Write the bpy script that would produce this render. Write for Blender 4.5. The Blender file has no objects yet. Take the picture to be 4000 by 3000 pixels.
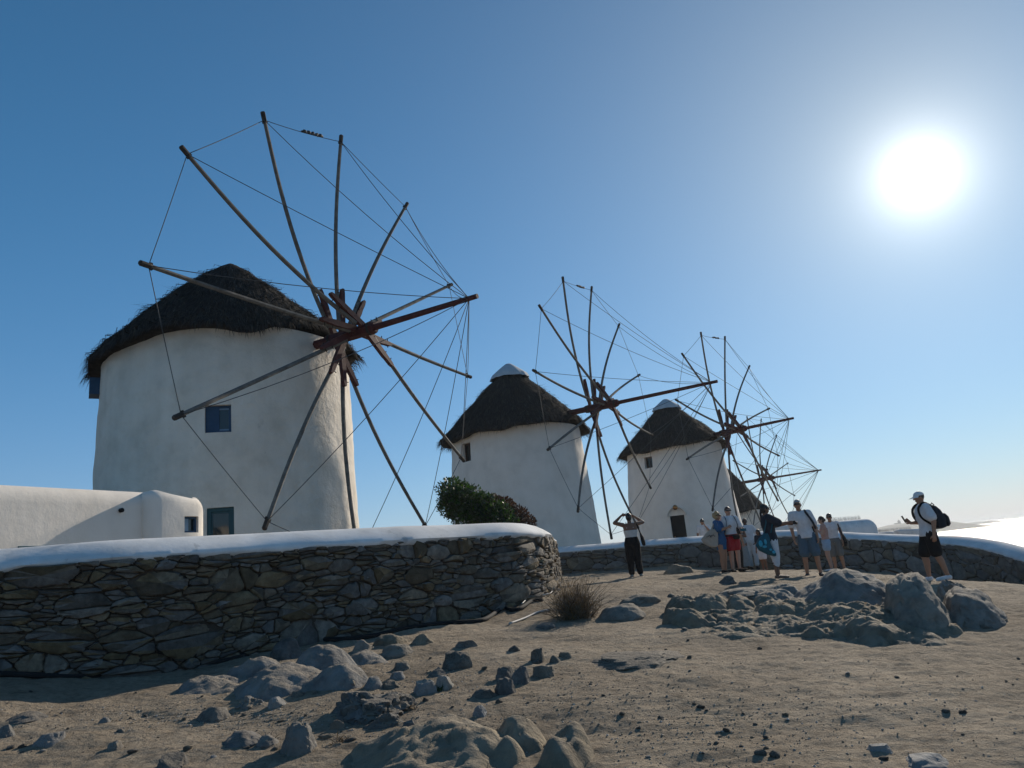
import bpy, bmesh, math, random
import numpy as np
from mathutils import Vector, Matrix, noise as mnoise

sc = bpy.context.scene
R_ = math.radians

# ------------------------------------------------------------------ camera, sky, sun, exposure
FPX = 2889.0                      # focal length in pixels of the 4000 x 3000 photograph
ROLL = math.atan(0.103)
PITCH = math.atan((2218 - 1500) * math.cos(ROLL) / FPX)
EYE = np.array([0.0, 0.0, 1.6])
SUN_EL, SUN_AZ = R_(22.99), R_(32.17)          # azimuth from +Y (forward) towards +X (right)
SUN = Vector((math.sin(SUN_AZ) * math.cos(SUN_EL), math.cos(SUN_AZ) * math.cos(SUN_EL), math.sin(SUN_EL)))
_f = np.array([0, math.cos(PITCH), math.sin(PITCH)])
_r0 = np.array([1.0, 0, 0])
_u0 = np.cross(_r0, _f)
CR = math.cos(ROLL) * _r0 - math.sin(ROLL) * _u0
CU = math.sin(ROLL) * _r0 + math.cos(ROLL) * _u0

cam_data = bpy.data.cameras.new('camera')
cam_data.sensor_width = 36.0
cam_data.lens = 36.0 * FPX / 4000.0
cam_data.clip_start = 0.05
cam_data.clip_end = 80000.0
cam = bpy.data.objects.new('camera', cam_data)
sc.collection.objects.link(cam)
m = Matrix(((CR[0], CU[0], -_f[0], EYE[0]), (CR[1], CU[1], -_f[1], EYE[1]), (CR[2], CU[2], -_f[2], EYE[2]), (0, 0, 0, 1)))
cam.matrix_world = m
sc.camera = cam

world = bpy.data.worlds.new('World')
sc.world = world
world.use_nodes = True
wn, wl = world.node_tree.nodes, world.node_tree.links
wn.clear()
w_out = wn.new('ShaderNodeOutputWorld')
w_bg = wn.new('ShaderNodeBackground')
w_bg.inputs['Strength'].default_value = 0.052
sky = wn.new('ShaderNodeTexSky')
sky.sky_type = 'NISHITA'
sky.sun_disc = False
sky.sun_elevation = SUN_EL
sky.sun_rotation = SUN_AZ
sky.altitude = 10.0
sky.air_density = 1.3
sky.dust_density = 0.0
sky.ozone_density = 6.0
# the sun itself and the bright aureole round it, falling off with the angle from the sun's direction
tc = wn.new('ShaderNodeTexCoord')
dot = wn.new('ShaderNodeVectorMath'); dot.operation = 'DOT_PRODUCT'
dot.inputs[1].default_value = SUN
wl.new(tc.outputs['Generated'], dot.inputs[0])
def wmath(op, a, b=None):
    n = wn.new('ShaderNodeMath'); n.operation = op
    for i, q in enumerate((a, b)):
        if q is None: continue
        if isinstance(q, (int, float)): n.inputs[i].default_value = q
        else: wl.new(q, n.inputs[i])
    return n.outputs[0]
theta = wmath('ARCCOSINE', wmath('MINIMUM', dot.outputs['Value'], 0.9999999))
sep = wn.new('ShaderNodeSeparateXYZ'); wl.new(tc.outputs['Generated'], sep.inputs[0])
elev = wmath('ARCSINE', wmath('MAXIMUM', sep.outputs['Z'], 0.0))
w_hs = wn.new('ShaderNodeHueSaturation'); w_hs.inputs['Saturation'].default_value = 1.07; w_hs.inputs['Value'].default_value = 1.06
wl.new(sky.outputs['Color'], w_hs.inputs['Color'])
last = w_hs.outputs['Color']
for fall, amp, col in (          # sun glare, aureole, and the pale sea haze all round the horizon
        (wmath('POWER', math.e, wmath('MULTIPLY', theta, -1 / R_(1.5))), 36.0, (1.0, 0.98, 0.93)),
        (wmath('POWER', math.e, wmath('MULTIPLY', theta, -1 / R_(3.4))), 2.6, (1.0, 0.98, 0.9)),
        (wmath('POWER', math.e, wmath('MULTIPLY', theta, -1 / 0.22)), 10.2, (1.0, 0.9, 0.56)),
        (wmath('POWER', math.e, wmath('MULTIPLY', elev, -1 / 0.16)), 3.0, (1.0, 0.35, 0.15)),
        (wmath('POWER', math.e, wmath('MULTIPLY', elev, -1 / 0.6)), 7.2, (0.03, 0.48, 1.05))):
    sca = wn.new('ShaderNodeVectorMath'); sca.operation = 'SCALE'
    sca.inputs[0].default_value = tuple(c * amp for c in col)
    wl.new(fall, sca.inputs['Scale'])
    add = wn.new('ShaderNodeVectorMath'); add.operation = 'ADD'
    wl.new(last, add.inputs[0]); wl.new(sca.outputs[0], add.inputs[1])
    last = add.outputs[0]
wl.new(last, w_bg.inputs['Color'])
wl.new(w_bg.outputs[0], w_out.inputs['Surface'])

sun_data = bpy.data.lights.new('sun', 'SUN')
sun_data.energy = 4.7
sun_data.angle = R_(0.53)
sun_data.color = (1.0, 0.9, 0.76)
sun = bpy.data.objects.new('sun', sun_data)
sc.collection.objects.link(sun)
sun.location = (20, 30, 30)
sun.rotation_euler = SUN.to_track_quat('Z', 'Y').to_euler()

sc.view_settings.view_transform = 'Standard'
sc.view_settings.look = 'None'
sc.view_settings.exposure = 0.0
sc.view_settings.gamma = 1.0
sc.view_settings.use_curve_mapping = False
sc.render.engine = 'CYCLES'
sc.cycles.use_denoising = True
sc.cycles.max_bounces = 5
sc.cycles.sample_clamp_indirect = 6.0

# ------------------------------------------------------------------ helpers
def ray(px, py):
    return _f + CR * (px - 2000) / FPX - CU * (py - 1500) / FPX

def at(px, py, Y):
    v = ray(px, py)
    return EYE + v * (Y / v[1])

def V(*a):
    return np.array(a, dtype=float)

def unit(v):
    v = np.asarray(v, float)
    return v / max(np.linalg.norm(v), 1e-9)

ORIG = {}
def org(o):
    return ORIG[o.name] if o is not None else np.zeros(3)

def link(o):
    sc.collection.objects.link(o)
    return o

def empty(name, loc):
    o = bpy.data.objects.new(name, None)
    o.empty_display_size = 0.2
    link(o)
    o.location = loc
    ORIG[o.name] = np.array(loc, float)
    return o

def tag(o, label=None, cat=None, group=None, kind=None):
    if label: o['label'] = label
    if cat: o['category'] = cat
    if group: o['group'] = group
    if kind: o['kind'] = kind
    return o

class MB:
    def __init__(self):
        self.v, self.f = [], []
    def add(self, verts, faces):
        n = len(self.v)
        self.v.extend([tuple(p) for p in verts])
        self.f.extend([tuple(i + n for i in f) for f in faces])
    def box(self, c, ax, ay, az):
        c, ax, ay, az = map(np.asarray, (c, ax, ay, az))
        vs = [c + sx * ax + sy * ay + sz * az for sx in (-1, 1) for sy in (-1, 1) for sz in (-1, 1)]
        self.add(vs, [(0, 1, 3, 2), (4, 6, 7, 5), (0, 4, 5, 1), (2, 3, 7, 6), (0, 2, 6, 4), (1, 5, 7, 3)])
    def tube(self, pts, r, n=6, cap=True, flat=1.0, side=None):
        pts = [np.asarray(p, float) for p in pts]
        rs = list(r) if hasattr(r, '__len__') else [r] * len(pts)
        vs, fs = [], []
        prev = None
        for i, p in enumerate(pts):
            t = unit(pts[min(i + 1, len(pts) - 1)] - pts[max(i - 1, 0)])
            a = np.asarray(side, float) if side is not None else (prev if prev is not None else (V(0, 0, 1) if abs(t[2]) < 0.9 else V(1, 0, 0)))
            a = a - t * (a @ t)
            a = unit(a) if np.linalg.norm(a) > 1e-6 else unit(np.cross(t, V(0.3, 1, 0.2)))
            prev = a
            b = np.cross(t, a)
            for k in range(n):
                an = 2 * math.pi * k / n
                vs.append(p + rs[i] * (math.cos(an) * a + flat * math.sin(an) * b))
        for i in range(len(pts) - 1):
            for k in range(n):
                k2 = (k + 1) % n
                fs.append((i * n + k, i * n + k2, (i + 1) * n + k2, (i + 1) * n + k))
        if cap:
            fs.append(tuple(reversed(range(n))))
            fs.append(tuple((len(pts) - 1) * n + k for k in range(n)))
        self.add(vs, fs)
    def ellipsoid(self, c, rx, ry, rz, X=(1, 0, 0), Y=(0, 1, 0), Z=(0, 0, 1), n=12, m=8):
        c, X, Y, Z = map(np.asarray, (c, X, Y, Z))
        vs = [c + Z * rz]
        for i in range(1, m):
            th = math.pi * i / m
            for k in range(n):
                ph = 2 * math.pi * k / n
                vs.append(c + X * rx * math.sin(th) * math.cos(ph) + Y * ry * math.sin(th) * math.sin(ph) + Z * rz * math.cos(th))
        vs.append(c - Z * rz)
        fs = []
        for k in range(n):
            fs.append((0, 1 + k, 1 + (k + 1) % n))
            for i in range(m - 2):
                a = 1 + i * n
                fs.append((a + k, a + n + k, a + n + (k + 1) % n, a + (k + 1) % n))
            a = 1 + (m - 2) * n
            fs.append((a + k, len(vs) - 1, a + (k + 1) % n))
        self.add(vs, fs)
    def capsule(self, p0, p1, r0, r1, n=10, flat=1.0, side=None):
        p0, p1 = np.asarray(p0, float), np.asarray(p1, float)
        d = p1 - p0
        t = unit(d)
        pts = [p0 - t * r0 * 0.98, p0 - t * r0 * 0.6, p0, p0 + d * 0.5, p1, p1 + t * r1 * 0.6, p1 + t * r1 * 0.98]
        self.tube(pts, [r0 * 0.15, r0 * 0.8, r0, (r0 + r1) / 2, r1, r1 * 0.8, r1 * 0.15], n, flat=flat, side=side)
    def ring(self, c, sd, up, nrm, w, h, t, d):
        """a rectangular frame as one connected piece"""
        vs, fs = [], []
        for q in (-d, d):
            for k in (0, t):
                for sx, sz in ((-1, -1), (1, -1), (1, 1), (-1, 1)):
                    vs.append(c + sd * sx * (w / 2 - k) + up * sz * (h / 2 - k) + nrm * q)
        for k in range(4):
            j = (k + 1) % 4
            fs += [(k, j, 4 + j, 4 + k), (8 + j, 8 + k, 12 + k, 12 + j), (k, 8 + k, 8 + j, j), (4 + k, 4 + j, 12 + j, 12 + k)]
        self.add(vs, fs)
    def mesh(self, name, o=None):
        me = bpy.data.meshes.new(name)
        v = np.array(self.v, float)
        if len(v): v = v - org(o)
        me.from_pydata(v.tolist(), [], self.f)
        return me
    def build(self, name, mat, parent=None, smooth=True, angle=None, kind=None):
        me = self.mesh(name, parent)
        return finish(me, name, mat, parent, smooth, angle, kind)

def finish(me, name, mat, parent=None, smooth=True, angle=None, kind=None):
    if mat is not None:
        me.materials.clear()
        me.materials.append(mat)
    if smooth:
        me.shade_smooth()
        if angle: me.set_sharp_from_angle(angle=R_(angle))
    o = bpy.data.objects.new(name, me)
    link(o)
    if parent is not None:
        o.parent = parent
        ORIG[o.name] = org(parent)
    else:
        ORIG[o.name] = np.zeros(3)
    if kind: o['kind'] = kind
    return o

def thing_mesh(mb, name, mat, loc, label, cat, group=None, smooth=True, angle=None):
    """a one-mesh thing with its origin at its base"""
    loc = np.asarray(loc, float)
    me = bpy.data.meshes.new(name)
    me.from_pydata((np.array(mb.v) - loc).tolist(), [], mb.f)
    o = finish(me, name, mat, None, smooth, angle)
    o.location = loc
    ORIG[o.name] = loc
    return tag(o, label, cat, group)

# a scratch scene in which modifiers are evaluated
tmp_sc = bpy.data.scenes.new('scratch')
def evaluated(me, mods, others=()):
    o = bpy.data.objects.new('scratch', me)
    tmp_sc.collection.objects.link(o)
    extra = []
    for i, om in enumerate(others):
        c = bpy.data.objects.new('scratch_cutter', om)
        tmp_sc.collection.objects.link(c)
        extra.append(c)
    for kind, props in mods:
        md = o.modifiers.new(kind, kind)
        for k, v in props.items():
            setattr(md, k, extra[v] if k == 'object' else v)
    tmp_sc.view_layers[0].update()
    dg = tmp_sc.view_layers[0].depsgraph
    res = bpy.data.meshes.new_from_object(o.evaluated_get(dg))
    bpy.data.objects.remove(o)
    for c in extra:
        bpy.data.objects.remove(c)
    return res

# vectorised value noise
def _hash(ix, iy, s):
    h = (ix.astype(np.int64) * 374761393 + iy.astype(np.int64) * 668265263 + s * 982451653) & 0xFFFFFFFF
    h = ((h ^ (h >> 13)) * 1274126177) & 0xFFFFFFFF
    h = (h ^ (h >> 16)) & 0xFFFFFFFF
    return h / 4294967295.0
def vnoise(x, y, s=0):
    x, y = np.asarray(x, float), np.asarray(y, float)
    ix, iy = np.floor(x), np.floor(y)
    fx, fy = x - ix, y - iy
    fx, fy = fx * fx * (3 - 2 * fx), fy * fy * (3 - 2 * fy)
    a, b = _hash(ix, iy, s), _hash(ix + 1, iy, s)
    c, d = _hash(ix, iy + 1, s), _hash(ix + 1, iy + 1, s)
    return (a * (1 - fx) + b * fx) * (1 - fy) + (c * (1 - fx) + d * fx) * fy - 0.5
def fbm(x, y, s=0, o=3):
    r, a = 0, 1.0
    for k in range(o):
        r = r + a * vnoise(x * 2 ** k + 17.3 * k, y * 2 ** k - 9.1 * k, s + k)
        a *= 0.5
    return r
def n3(p, f=1.0, s=0.0):
    return mnoise.noise(Vector((p[0] * f + s, p[1] * f - s * 0.7, p[2] * f + s * 1.3)))

# ------------------------------------------------------------------ materials
MATS = {}
def surf(name, cols, scale=4.0, rough=0.85, bump=0.3, bscale=20.0, dist=0.02, rand=0.0, detail=6.0, spec=0.3, stretch=None, streak=None, metal=0.0, sheen=0.0, trans=0.0, big=None, dust=None, spots=None):
    mt = bpy.data.materials.new(name)
    mt.use_nodes = True
    nt = mt.node_tree; N, L = nt.nodes, nt.links
    p = N['Principled BSDF']
    p.inputs['Roughness'].default_value = rough
    p.inputs['Specular IOR Level'].default_value = spec
    p.inputs['Metallic'].default_value = metal
    tcd = N.new('ShaderNodeTexCoord')
    vec = tcd.outputs['Object']
    if stretch:
        mp = N.new('ShaderNodeMapping'); mp.inputs['Scale'].default_value = stretch
        L.new(vec, mp.inputs['Vector']); vec = mp.outputs[0]
    if rand:
        oi = N.new('ShaderNodeObjectInfo'); ge = N.new('ShaderNodeNewGeometry')
        ad = N.new('ShaderNodeMath'); ad.operation = 'ADD'
        L.new(oi.outputs['Random'], ad.inputs[0]); L.new(ge.outputs['Random Per Island'], ad.inputs[1])
        fr = N.new('ShaderNodeMath'); fr.operation = 'FRACT'; L.new(ad.outputs[0], fr.inputs[0])
        off = N.new('ShaderNodeVectorMath'); off.operation = 'ADD'
        cx = N.new('ShaderNodeMath'); cx.operation = 'MULTIPLY'; cx.inputs[1].default_value = 37.0
        L.new(fr.outputs[0], cx.inputs[0])
        L.new(vec, off.inputs[0]); L.new(cx.outputs[0], off.inputs[1]); vec = off.outputs[0]
    nz = N.new('ShaderNodeTexNoise'); nz.inputs['Scale'].default_value = scale; nz.inputs['Detail'].default_value = detail
    nz.inputs['Roughness'].default_value = 0.62
    L.new(vec, nz.inputs['Vector'])
    rp = N.new('ShaderNodeValToRGB')
    el = rp.color_ramp.elements
    while len(el) < len(cols): el.new(0.5)
    for i, c in enumerate(cols):
        el[i].position = 0.28 + 0.44 * i / max(1, len(cols) - 1)
        el[i].color = (*c, 1)
    L.new(nz.outputs['Fac'], rp.inputs['Fac'])
    col = rp.outputs['Color']
    def mul(colour, fac_out, a, b):
        mr = N.new('ShaderNodeMapRange'); mr.inputs['To Min'].default_value = a; mr.inputs['To Max'].default_value = b
        L.new(fac_out, mr.inputs['Value'])
        mx = N.new('ShaderNodeVectorMath'); mx.operation = 'SCALE'
        L.new(colour, mx.inputs[0]); L.new(mr.outputs[0], mx.inputs['Scale'])
        return mx.outputs[0]
    if big:
        nb = N.new('ShaderNodeTexNoise'); nb.inputs['Scale'].default_value = big[0]; nb.inputs['Detail'].default_value = 4
        L.new(vec, nb.inputs['Vector'])
        mr0 = N.new('ShaderNodeMapRange'); mr0.inputs['From Min'].default_value = 0.35; mr0.inputs['From Max'].default_value = 0.65
        L.new(nb.outputs['Fac'], mr0.inputs['Value'])
        col = mul(col, mr0.outputs[0], big[1], big[2])
    if streak:      # vertical run-off streaks on plaster: (scale, low, high)
        mp2 = N.new('ShaderNodeMapping'); mp2.inputs['Scale'].default_value = (streak[0], streak[0], streak[0] * 0.12)
        L.new(tcd.outputs['Object'], mp2.inputs['Vector'])
        ns = N.new('ShaderNodeTexNoise'); ns.inputs['Scale'].default_value = 1.0; ns.inputs['Detail'].default_value = 5
        L.new(mp2.outputs[0], ns.inputs['Vector'])
        mr1 = N.new('ShaderNodeMapRange'); mr1.inputs['From Min'].default_value = 0.3; mr1.inputs['From Max'].default_value = 0.6
        L.new(ns.outputs['Fac'], mr1.inputs['Value'])
        col = mul(col, mr1.outputs[0], streak[1], streak[2])
    if rand:
        col = mul(col, fr.outputs[0], 1 - rand, 1 + rand)
        hs = N.new('ShaderNodeHueSaturation')
        wn2 = N.new('ShaderNodeTexWhiteNoise'); wn2.noise_dimensions = '1D'
        L.new(fr.outputs[0], wn2.inputs['W'])
        mrs = N.new('ShaderNodeMapRange'); mrs.inputs['To Min'].default_value = 0.35; mrs.inputs['To Max'].default_value = 1.5
        L.new(wn2.outputs['Value'], mrs.inputs['Value']); L.new(mrs.outputs[0], hs.inputs['Saturation'])
        L.new(col, hs.inputs['Color']); col = hs.outputs[0]
    if spots:       # scuffs, chips and grime: (scale, threshold, darkest)
        for sc_k, st_k in ((1.0, (1, 1, .35)), (3.1, (1, 1, 1))):
            mps = N.new('ShaderNodeMapping'); mps.inputs['Scale'].default_value = tuple(spots[0] * sc_k * q for q in st_k); L.new(tcd.outputs['Object'], mps.inputs['Vector'])
            nsp = N.new('ShaderNodeTexNoise'); nsp.inputs['Scale'].default_value = 1.0; nsp.inputs['Detail'].default_value = 7; nsp.inputs['Roughness'].default_value = 0.68
            L.new(mps.outputs[0], nsp.inputs['Vector'])
            msp = N.new('ShaderNodeMapRange'); msp.inputs['From Min'].default_value = spots[1]; msp.inputs['From Max'].default_value = spots[1] + .06
            L.new(nsp.outputs['Fac'], msp.inputs['Value'])
            col = mul(col, msp.outputs[0], 1.0, spots[2])
    if dust:        # earth lying on the upper faces
        gn = N.new('ShaderNodeNewGeometry'); sx = N.new('ShaderNodeSeparateXYZ'); L.new(gn.outputs['Normal'], sx.inputs[0])
        nd = N.new('ShaderNodeTexNoise'); nd.inputs['Scale'].default_value = 6.0; nd.inputs['Detail'].default_value = 6; L.new(tcd.outputs['Object'], nd.inputs['Vector'])
        sm = N.new('ShaderNodeMath'); sm.operation = 'ADD'; L.new(sx.outputs['Z'], sm.inputs[0]); L.new(nd.outputs['Fac'], sm.inputs[1])
        md = N.new('ShaderNodeMapRange'); md.inputs['From Min'].default_value = 1.18; md.inputs['From Max'].default_value = 1.55; md.inputs['To Max'].default_value = 0.6; L.new(sm.outputs[0], md.inputs['Value'])
        xd = N.new('ShaderNodeMix'); xd.data_type = 'RGBA'; L.new(md.outputs[0], xd.inputs['Factor']); L.new(col, xd.inputs['A']); xd.inputs['B'].default_value = (*dust, 1)
        col = xd.outputs['Result']
    L.new(col, p.inputs['Base Color'])
    if bump:
        n2 = N.new('ShaderNodeTexNoise'); n2.inputs['Scale'].default_value = bscale; n2.inputs['Detail'].default_value = 8
        n2.inputs['Roughness'].default_value = 0.65
        L.new(vec, n2.inputs['Vector'])
        bp = N.new('ShaderNodeBump'); bp.inputs['Strength'].default_value = bump; bp.inputs['Distance'].default_value = dist
        L.new(n2.outputs['Fac'], bp.inputs['Height']); L.new(bp.outputs[0], p.inputs['Normal'])
    if trans:
        tb = N.new('ShaderNodeBsdfTranslucent'); L.new(col, tb.inputs['Color'])
        ms = N.new('ShaderNodeMixShader'); ms.inputs[0].default_value = trans
        L.new(p.outputs[0], ms.inputs[1]); L.new(tb.outputs[0], ms.inputs[2])
        L.new(ms.outputs[0], N['Material Output'].inputs['Surface'])
    MATS[name] = mt
    return mt

M = {}
M['plaster'] = surf('whitewash', [(0.72, 0.65, 0.56), (0.80, 0.725, 0.63), (0.84, 0.77, 0.68)], 1.6, 0.9, 0.35, 8.0, 0.02, streak=(2.0, 0.93, 1.0), big=(0.5, 0.95, 1.03), spots=(1.9, 0.68, 0.84))
M['plaster_old'] = surf('old_whitewash', [(0.69, 0.61, 0.50), (0.79, 0.705, 0.59), (0.83, 0.75, 0.64)], 1.8, 0.9, 0.9, 5.0, 0.06, streak=(2.2, 0.91, 1.0), big=(0.45, 0.93, 1.03), spots=(1.7, 0.66, 0.8))
M['coping'] = surf('coping_whitewash', [(0.64, 0.63, 0.61), (0.75, 0.74, 0.715), (0.80, 0.79, 0.765)], 3.0, 0.9, 0.3, 16.0, 0.014, streak=(3.0, 0.88, 1.0), big=(0.9, 0.88, 1.03), spots=(2.6, 0.63, 0.76))
M['stone'] = surf('rubble_stone', [(0.088, 0.07, 0.05), (0.15, 0.12, 0.086), (0.22, 0.178, 0.127)], 9.0, 0.92, 0.9, 20.0, 0.03, rand=0.42, big=(2.5, 0.75, 1.15))
M['stone_far'] = surf('rubble_stone_far', [(0.12, 0.10, 0.08), (0.17, 0.145, 0.115), (0.22, 0.19, 0.15)], 7.0, 0.92, 0.8, 15.0, 0.03, rand=0.26)
M['joint'] = surf('dark_joint_earth', [(0.05, 0.042, 0.034), (0.085, 0.07, 0.055)], 12.0, 0.95, 0.5, 40.0)
M['rock'] = surf('weathered_granite', [(0.14, 0.12, 0.097), (0.23, 0.20, 0.16), (0.31, 0.27, 0.215)], 6.0, 0.93, 1.0, 11.0, 0.05, rand=0.12, big=(1.6, 0.75, 1.12), dust=(0.30, 0.245, 0.18))
M['rock_dark'] = surf('dark_schist', [(0.07, 0.064, 0.055), (0.125, 0.113, 0.096), (0.20, 0.18, 0.15)], 7.0, 0.9, 1.0, 12.0, 0.05, rand=0.15, dust=(0.22, 0.18, 0.135))
M['rock_pale'] = surf('pale_schist', [(0.15, 0.14, 0.125), (0.24, 0.225, 0.20), (0.34, 0.32, 0.29)], 7.0, 0.85, 0.7, 16.0, 0.03, rand=0.15)
M['pebble'] = surf('pebbles', [(0.17, 0.145, 0.11), (0.28, 0.235, 0.18), (0.42, 0.38, 0.32)], 3.0, 0.9, 0.0, rand=0.5)
M['thatch'] = surf('old_thatch', [(0.018, 0.016, 0.015), (0.034, 0.030, 0.026), (0.056, 0.049, 0.040)], 7.0, 0.95, 0.5, 40.0, 0.02, spec=0.1)
M['straw'] = surf('grey_straw', [(0.024, 0.021, 0.019), (0.046, 0.040, 0.034), (0.085, 0.072, 0.056)], 1.2, 0.9, 0.0, rand=0.45, spec=0.1)
M['canvas'] = surf('grey_canvas', [(0.42, 0.42, 0.42), (0.55, 0.55, 0.54)], 5.0, 0.9, 0.3, 30.0)
M['wood'] = surf('weathered_spar', [(0.085, 0.075, 0.064), (0.14, 0.126, 0.108), (0.20, 0.182, 0.155)], 6.0, 0.85, 0.4, 30.0, 0.01)
M['wood_dark'] = surf('dark_timber', [(0.03, 0.026, 0.022), (0.06, 0.05, 0.042)], 8.0, 0.9, 0.3, 30.0)
M['red'] = surf('red_timber', [(0.05, 0.014, 0.013), (0.08, 0.022, 0.019), (0.112, 0.033, 0.028)], 6.0, 0.7, 0.3, 24.0, 0.01)
M['rope'] = surf('steel_rope', [(0.05, 0.05, 0.05), (0.09, 0.09, 0.09)], 20.0, 0.7, 0.0)
M['blue'] = surf('blue_paint', [(0.02, 0.055, 0.105), (0.032, 0.08, 0.15)], 6.0, 0.6, 0.2, 30.0)
M['pale_blue'] = surf('pale_blue_paint', [(0.16, 0.24, 0.32), (0.2, 0.3, 0.4)], 6.0, 0.6, 0.2, 30.0)
M['teal'] = surf('teal_paint', [(0.02, 0.07, 0.085), (0.03, 0.10, 0.12)], 6.0, 0.6, 0.2, 30.0)
M['brownwood'] = surf('brown_shutter', [(0.035, 0.02, 0.016), (0.06, 0.035, 0.028)], 6.0, 0.7, 0.2, 30.0)
M['black'] = surf('black_interior', [(0.008, 0.008, 0.009), (0.014, 0.014, 0.015)], 6.0, 0.8, 0.0)
M['hose'] = surf('black_hose', [(0.012, 0.012, 0.013), (0.02, 0.02, 0.02)], 6.0, 0.85, 0.0, spec=0.2)
M['pipe'] = surf('pale_pipe', [(0.35, 0.34, 0.31), (0.5, 0.48, 0.45)], 6.0, 0.6, 0.0)
M['leaf'] = surf('green_leaf', [(0.025, 0.05, 0.014), (0.045, 0.085, 0.022), (0.08, 0.12, 0.035)], 1.5, 0.55, 0.0, rand=0.45, spec=0.4, trans=0.3)
M['leaf_dry'] = surf('russet_leaf', [(0.05, 0.028, 0.016), (0.085, 0.045, 0.026)], 1.5, 0.7, 0.0, rand=0.45, trans=0.25)
M['twig'] = surf('dry_twig', [(0.14, 0.095, 0.055), (0.24, 0.17, 0.10)], 3.0, 0.9, 0.0, rand=0.35, trans=0.15)
M['brass'] = surf('copper_lamp', [(0.35, 0.16, 0.06), (0.5, 0.25, 0.1)], 5.0, 0.3, 0.0, metal=0.9)
M['lens'] = surf('dark_lens', [(0.008, 0.008, 0.008), (0.012, 0.012, 0.012)], 2.0, 0.15, 0.0, spec=0.6)
M['island'] = surf('island_scrub', [(0.10, 0.09, 0.06), (0.17, 0.15, 0.11)], 0.02, 0.95, 0.0)

def glass():
    mt = bpy.data.materials.new('window_glass'); mt.use_nodes = True
    p = mt.node_tree.nodes['Principled BSDF']
    p.inputs['Base Color'].default_value = (0.02, 0.03, 0.03, 1)
    p.inputs['Roughness'].default_value = 0.06
    p.inputs['Specular IOR Level'].default_value = 0.6
    return mt
M['glass'] = glass()

def cloth(name, c, rough=0.9, v=0.12, trans=0.0):
    return surf(name, [tuple(x * (1 - v) for x in c), tuple(min(1, x * (1 + v)) for x in c)], 14.0, rough, 0.5, 16.0, 0.02, spec=0.15, trans=trans)
def skin(name, c):
    return surf(name, [tuple(x * 0.88 for x in c), tuple(x * 1.1 for x in c)], 9.0, 0.6, 0.0, spec=0.35)

def dirt_material():
    mt = bpy.data.materials.new('dry_dirt'); mt.use_nodes = True
    nt = mt.node_tree; N, L = nt.nodes, nt.links
    p = N['Principled BSDF']; p.inputs['Roughness'].default_value = 0.95; p.inputs['Specular IOR Level'].default_value = 0.1
    g = N.new('ShaderNodeTexCoord')
    def nz(s, d=6, r=0.6):
        n = N.new('ShaderNodeTexNoise'); n.inputs['Scale'].default_value = s; n.inputs['Detail'].default_value = d; n.inputs['Roughness'].default_value = r
        L.new(g.outputs['Object'], n.inputs['Vector']); return n.outputs['Fac']
    def ramp(fac, stops):
        r = N.new('ShaderNodeValToRGB'); e = r.color_ramp.elements
        while len(e) < len(stops): e.new(0.5)
        for i, (pos, c) in enumerate(stops): e[i].position = pos; e[i].color = (*c, 1)
        L.new(fac, r.inputs['Fac']); return r.outputs['Color']
    def mix(f, a, b, mode='MIX'):
        x = N.new('ShaderNodeMix'); x.data_type = 'RGBA'; x.blend_type = mode
        if hasattr(f, 'links'): L.new(f, x.inputs['Factor'])
        else: x.inputs['Factor'].default_value = f
        L.new(a, x.inputs['A']); L.new(b, x.inputs['B']); return x.outputs['Result']
    base = ramp(nz(0.55, 5), [(0.3, (0.27, 0.215, 0.155)), (0.5, (0.345, 0.28, 0.205)), (0.7, (0.41, 0.335, 0.25))])
    fine = ramp(nz(14, 8, 0.7), [(0.3, (0.62, 0.6, 0.57)), (0.55, (1.0, 1.0, 1.0)), (0.75, (1.15, 1.13, 1.1))])
    c = mix(1.0, base, fine, 'MULTIPLY')
    broad = ramp(nz(0.17, 4), [(0.32, (0.78, 0.77, 0.76)), (0.5, (1.0, 1.0, 1.0)), (0.68, (1.12, 1.11, 1.09))])
    c = mix(1.0, c, broad, 'MULTIPLY')
    scuff = ramp(nz(2.3, 6, 0.7), [(0.36, (0.7, 0.69, 0.68)), (0.47, (1.0, 1.0, 1.0))])
    c = mix(0.8, c, scuff, 'MULTIPLY')
    vo = N.new('ShaderNodeTexVoronoi'); vo.inputs['Scale'].default_value = 26.0
    L.new(g.outputs['Object'], vo.inputs['Vector'])
    sp = ramp(vo.outputs['Distance'], [(0.0, (1, 1, 1)), (0.13, (1, 1, 1)), (0.2, (0, 0, 0))])
    gate = ramp(nz(1.7, 3), [(0.52, (0, 0, 0)), (0.64, (1, 1, 1))])
    spm = mix(1.0, sp, gate, 'MULTIPLY')
    dk = ramp(vo.outputs['Color'], [(0.0, (0.06, 0.055, 0.048)), (0.75, (0.15, 0.13, 0.10)), (1.0, (0.5, 0.47, 0.42))])
    c = mix(spm, c, dk)
    L.new(c, p.inputs['Base Color'])
    h1, h2, h3 = nz(5, 8, 0.65), nz(28, 8, 0.7), nz(90, 4, 0.7)
    def math_(op, a, b):
        x = N.new('ShaderNodeMath'); x.operation = op
        for i, q in enumerate((a, b)):
            if hasattr(q, 'links'): L.new(q, x.inputs[i])
            else: x.inputs[i].default_value = q
        return x.outputs[0]
    h = math_('ADD', math_('MULTIPLY', h1, 1.0), math_('ADD', math_('MULTIPLY', h2, 0.42), math_('MULTIPLY', h3, 0.12)))
    b = N.new('ShaderNodeBump'); b.inputs['Strength'].default_value = 1.0; b.inputs['Distance'].default_value = 0.085
    L.new(h, b.inputs['Height']); L.new(b.outputs[0], p.inputs['Normal'])
    return mt
M['dirt'] = dirt_material()

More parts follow.
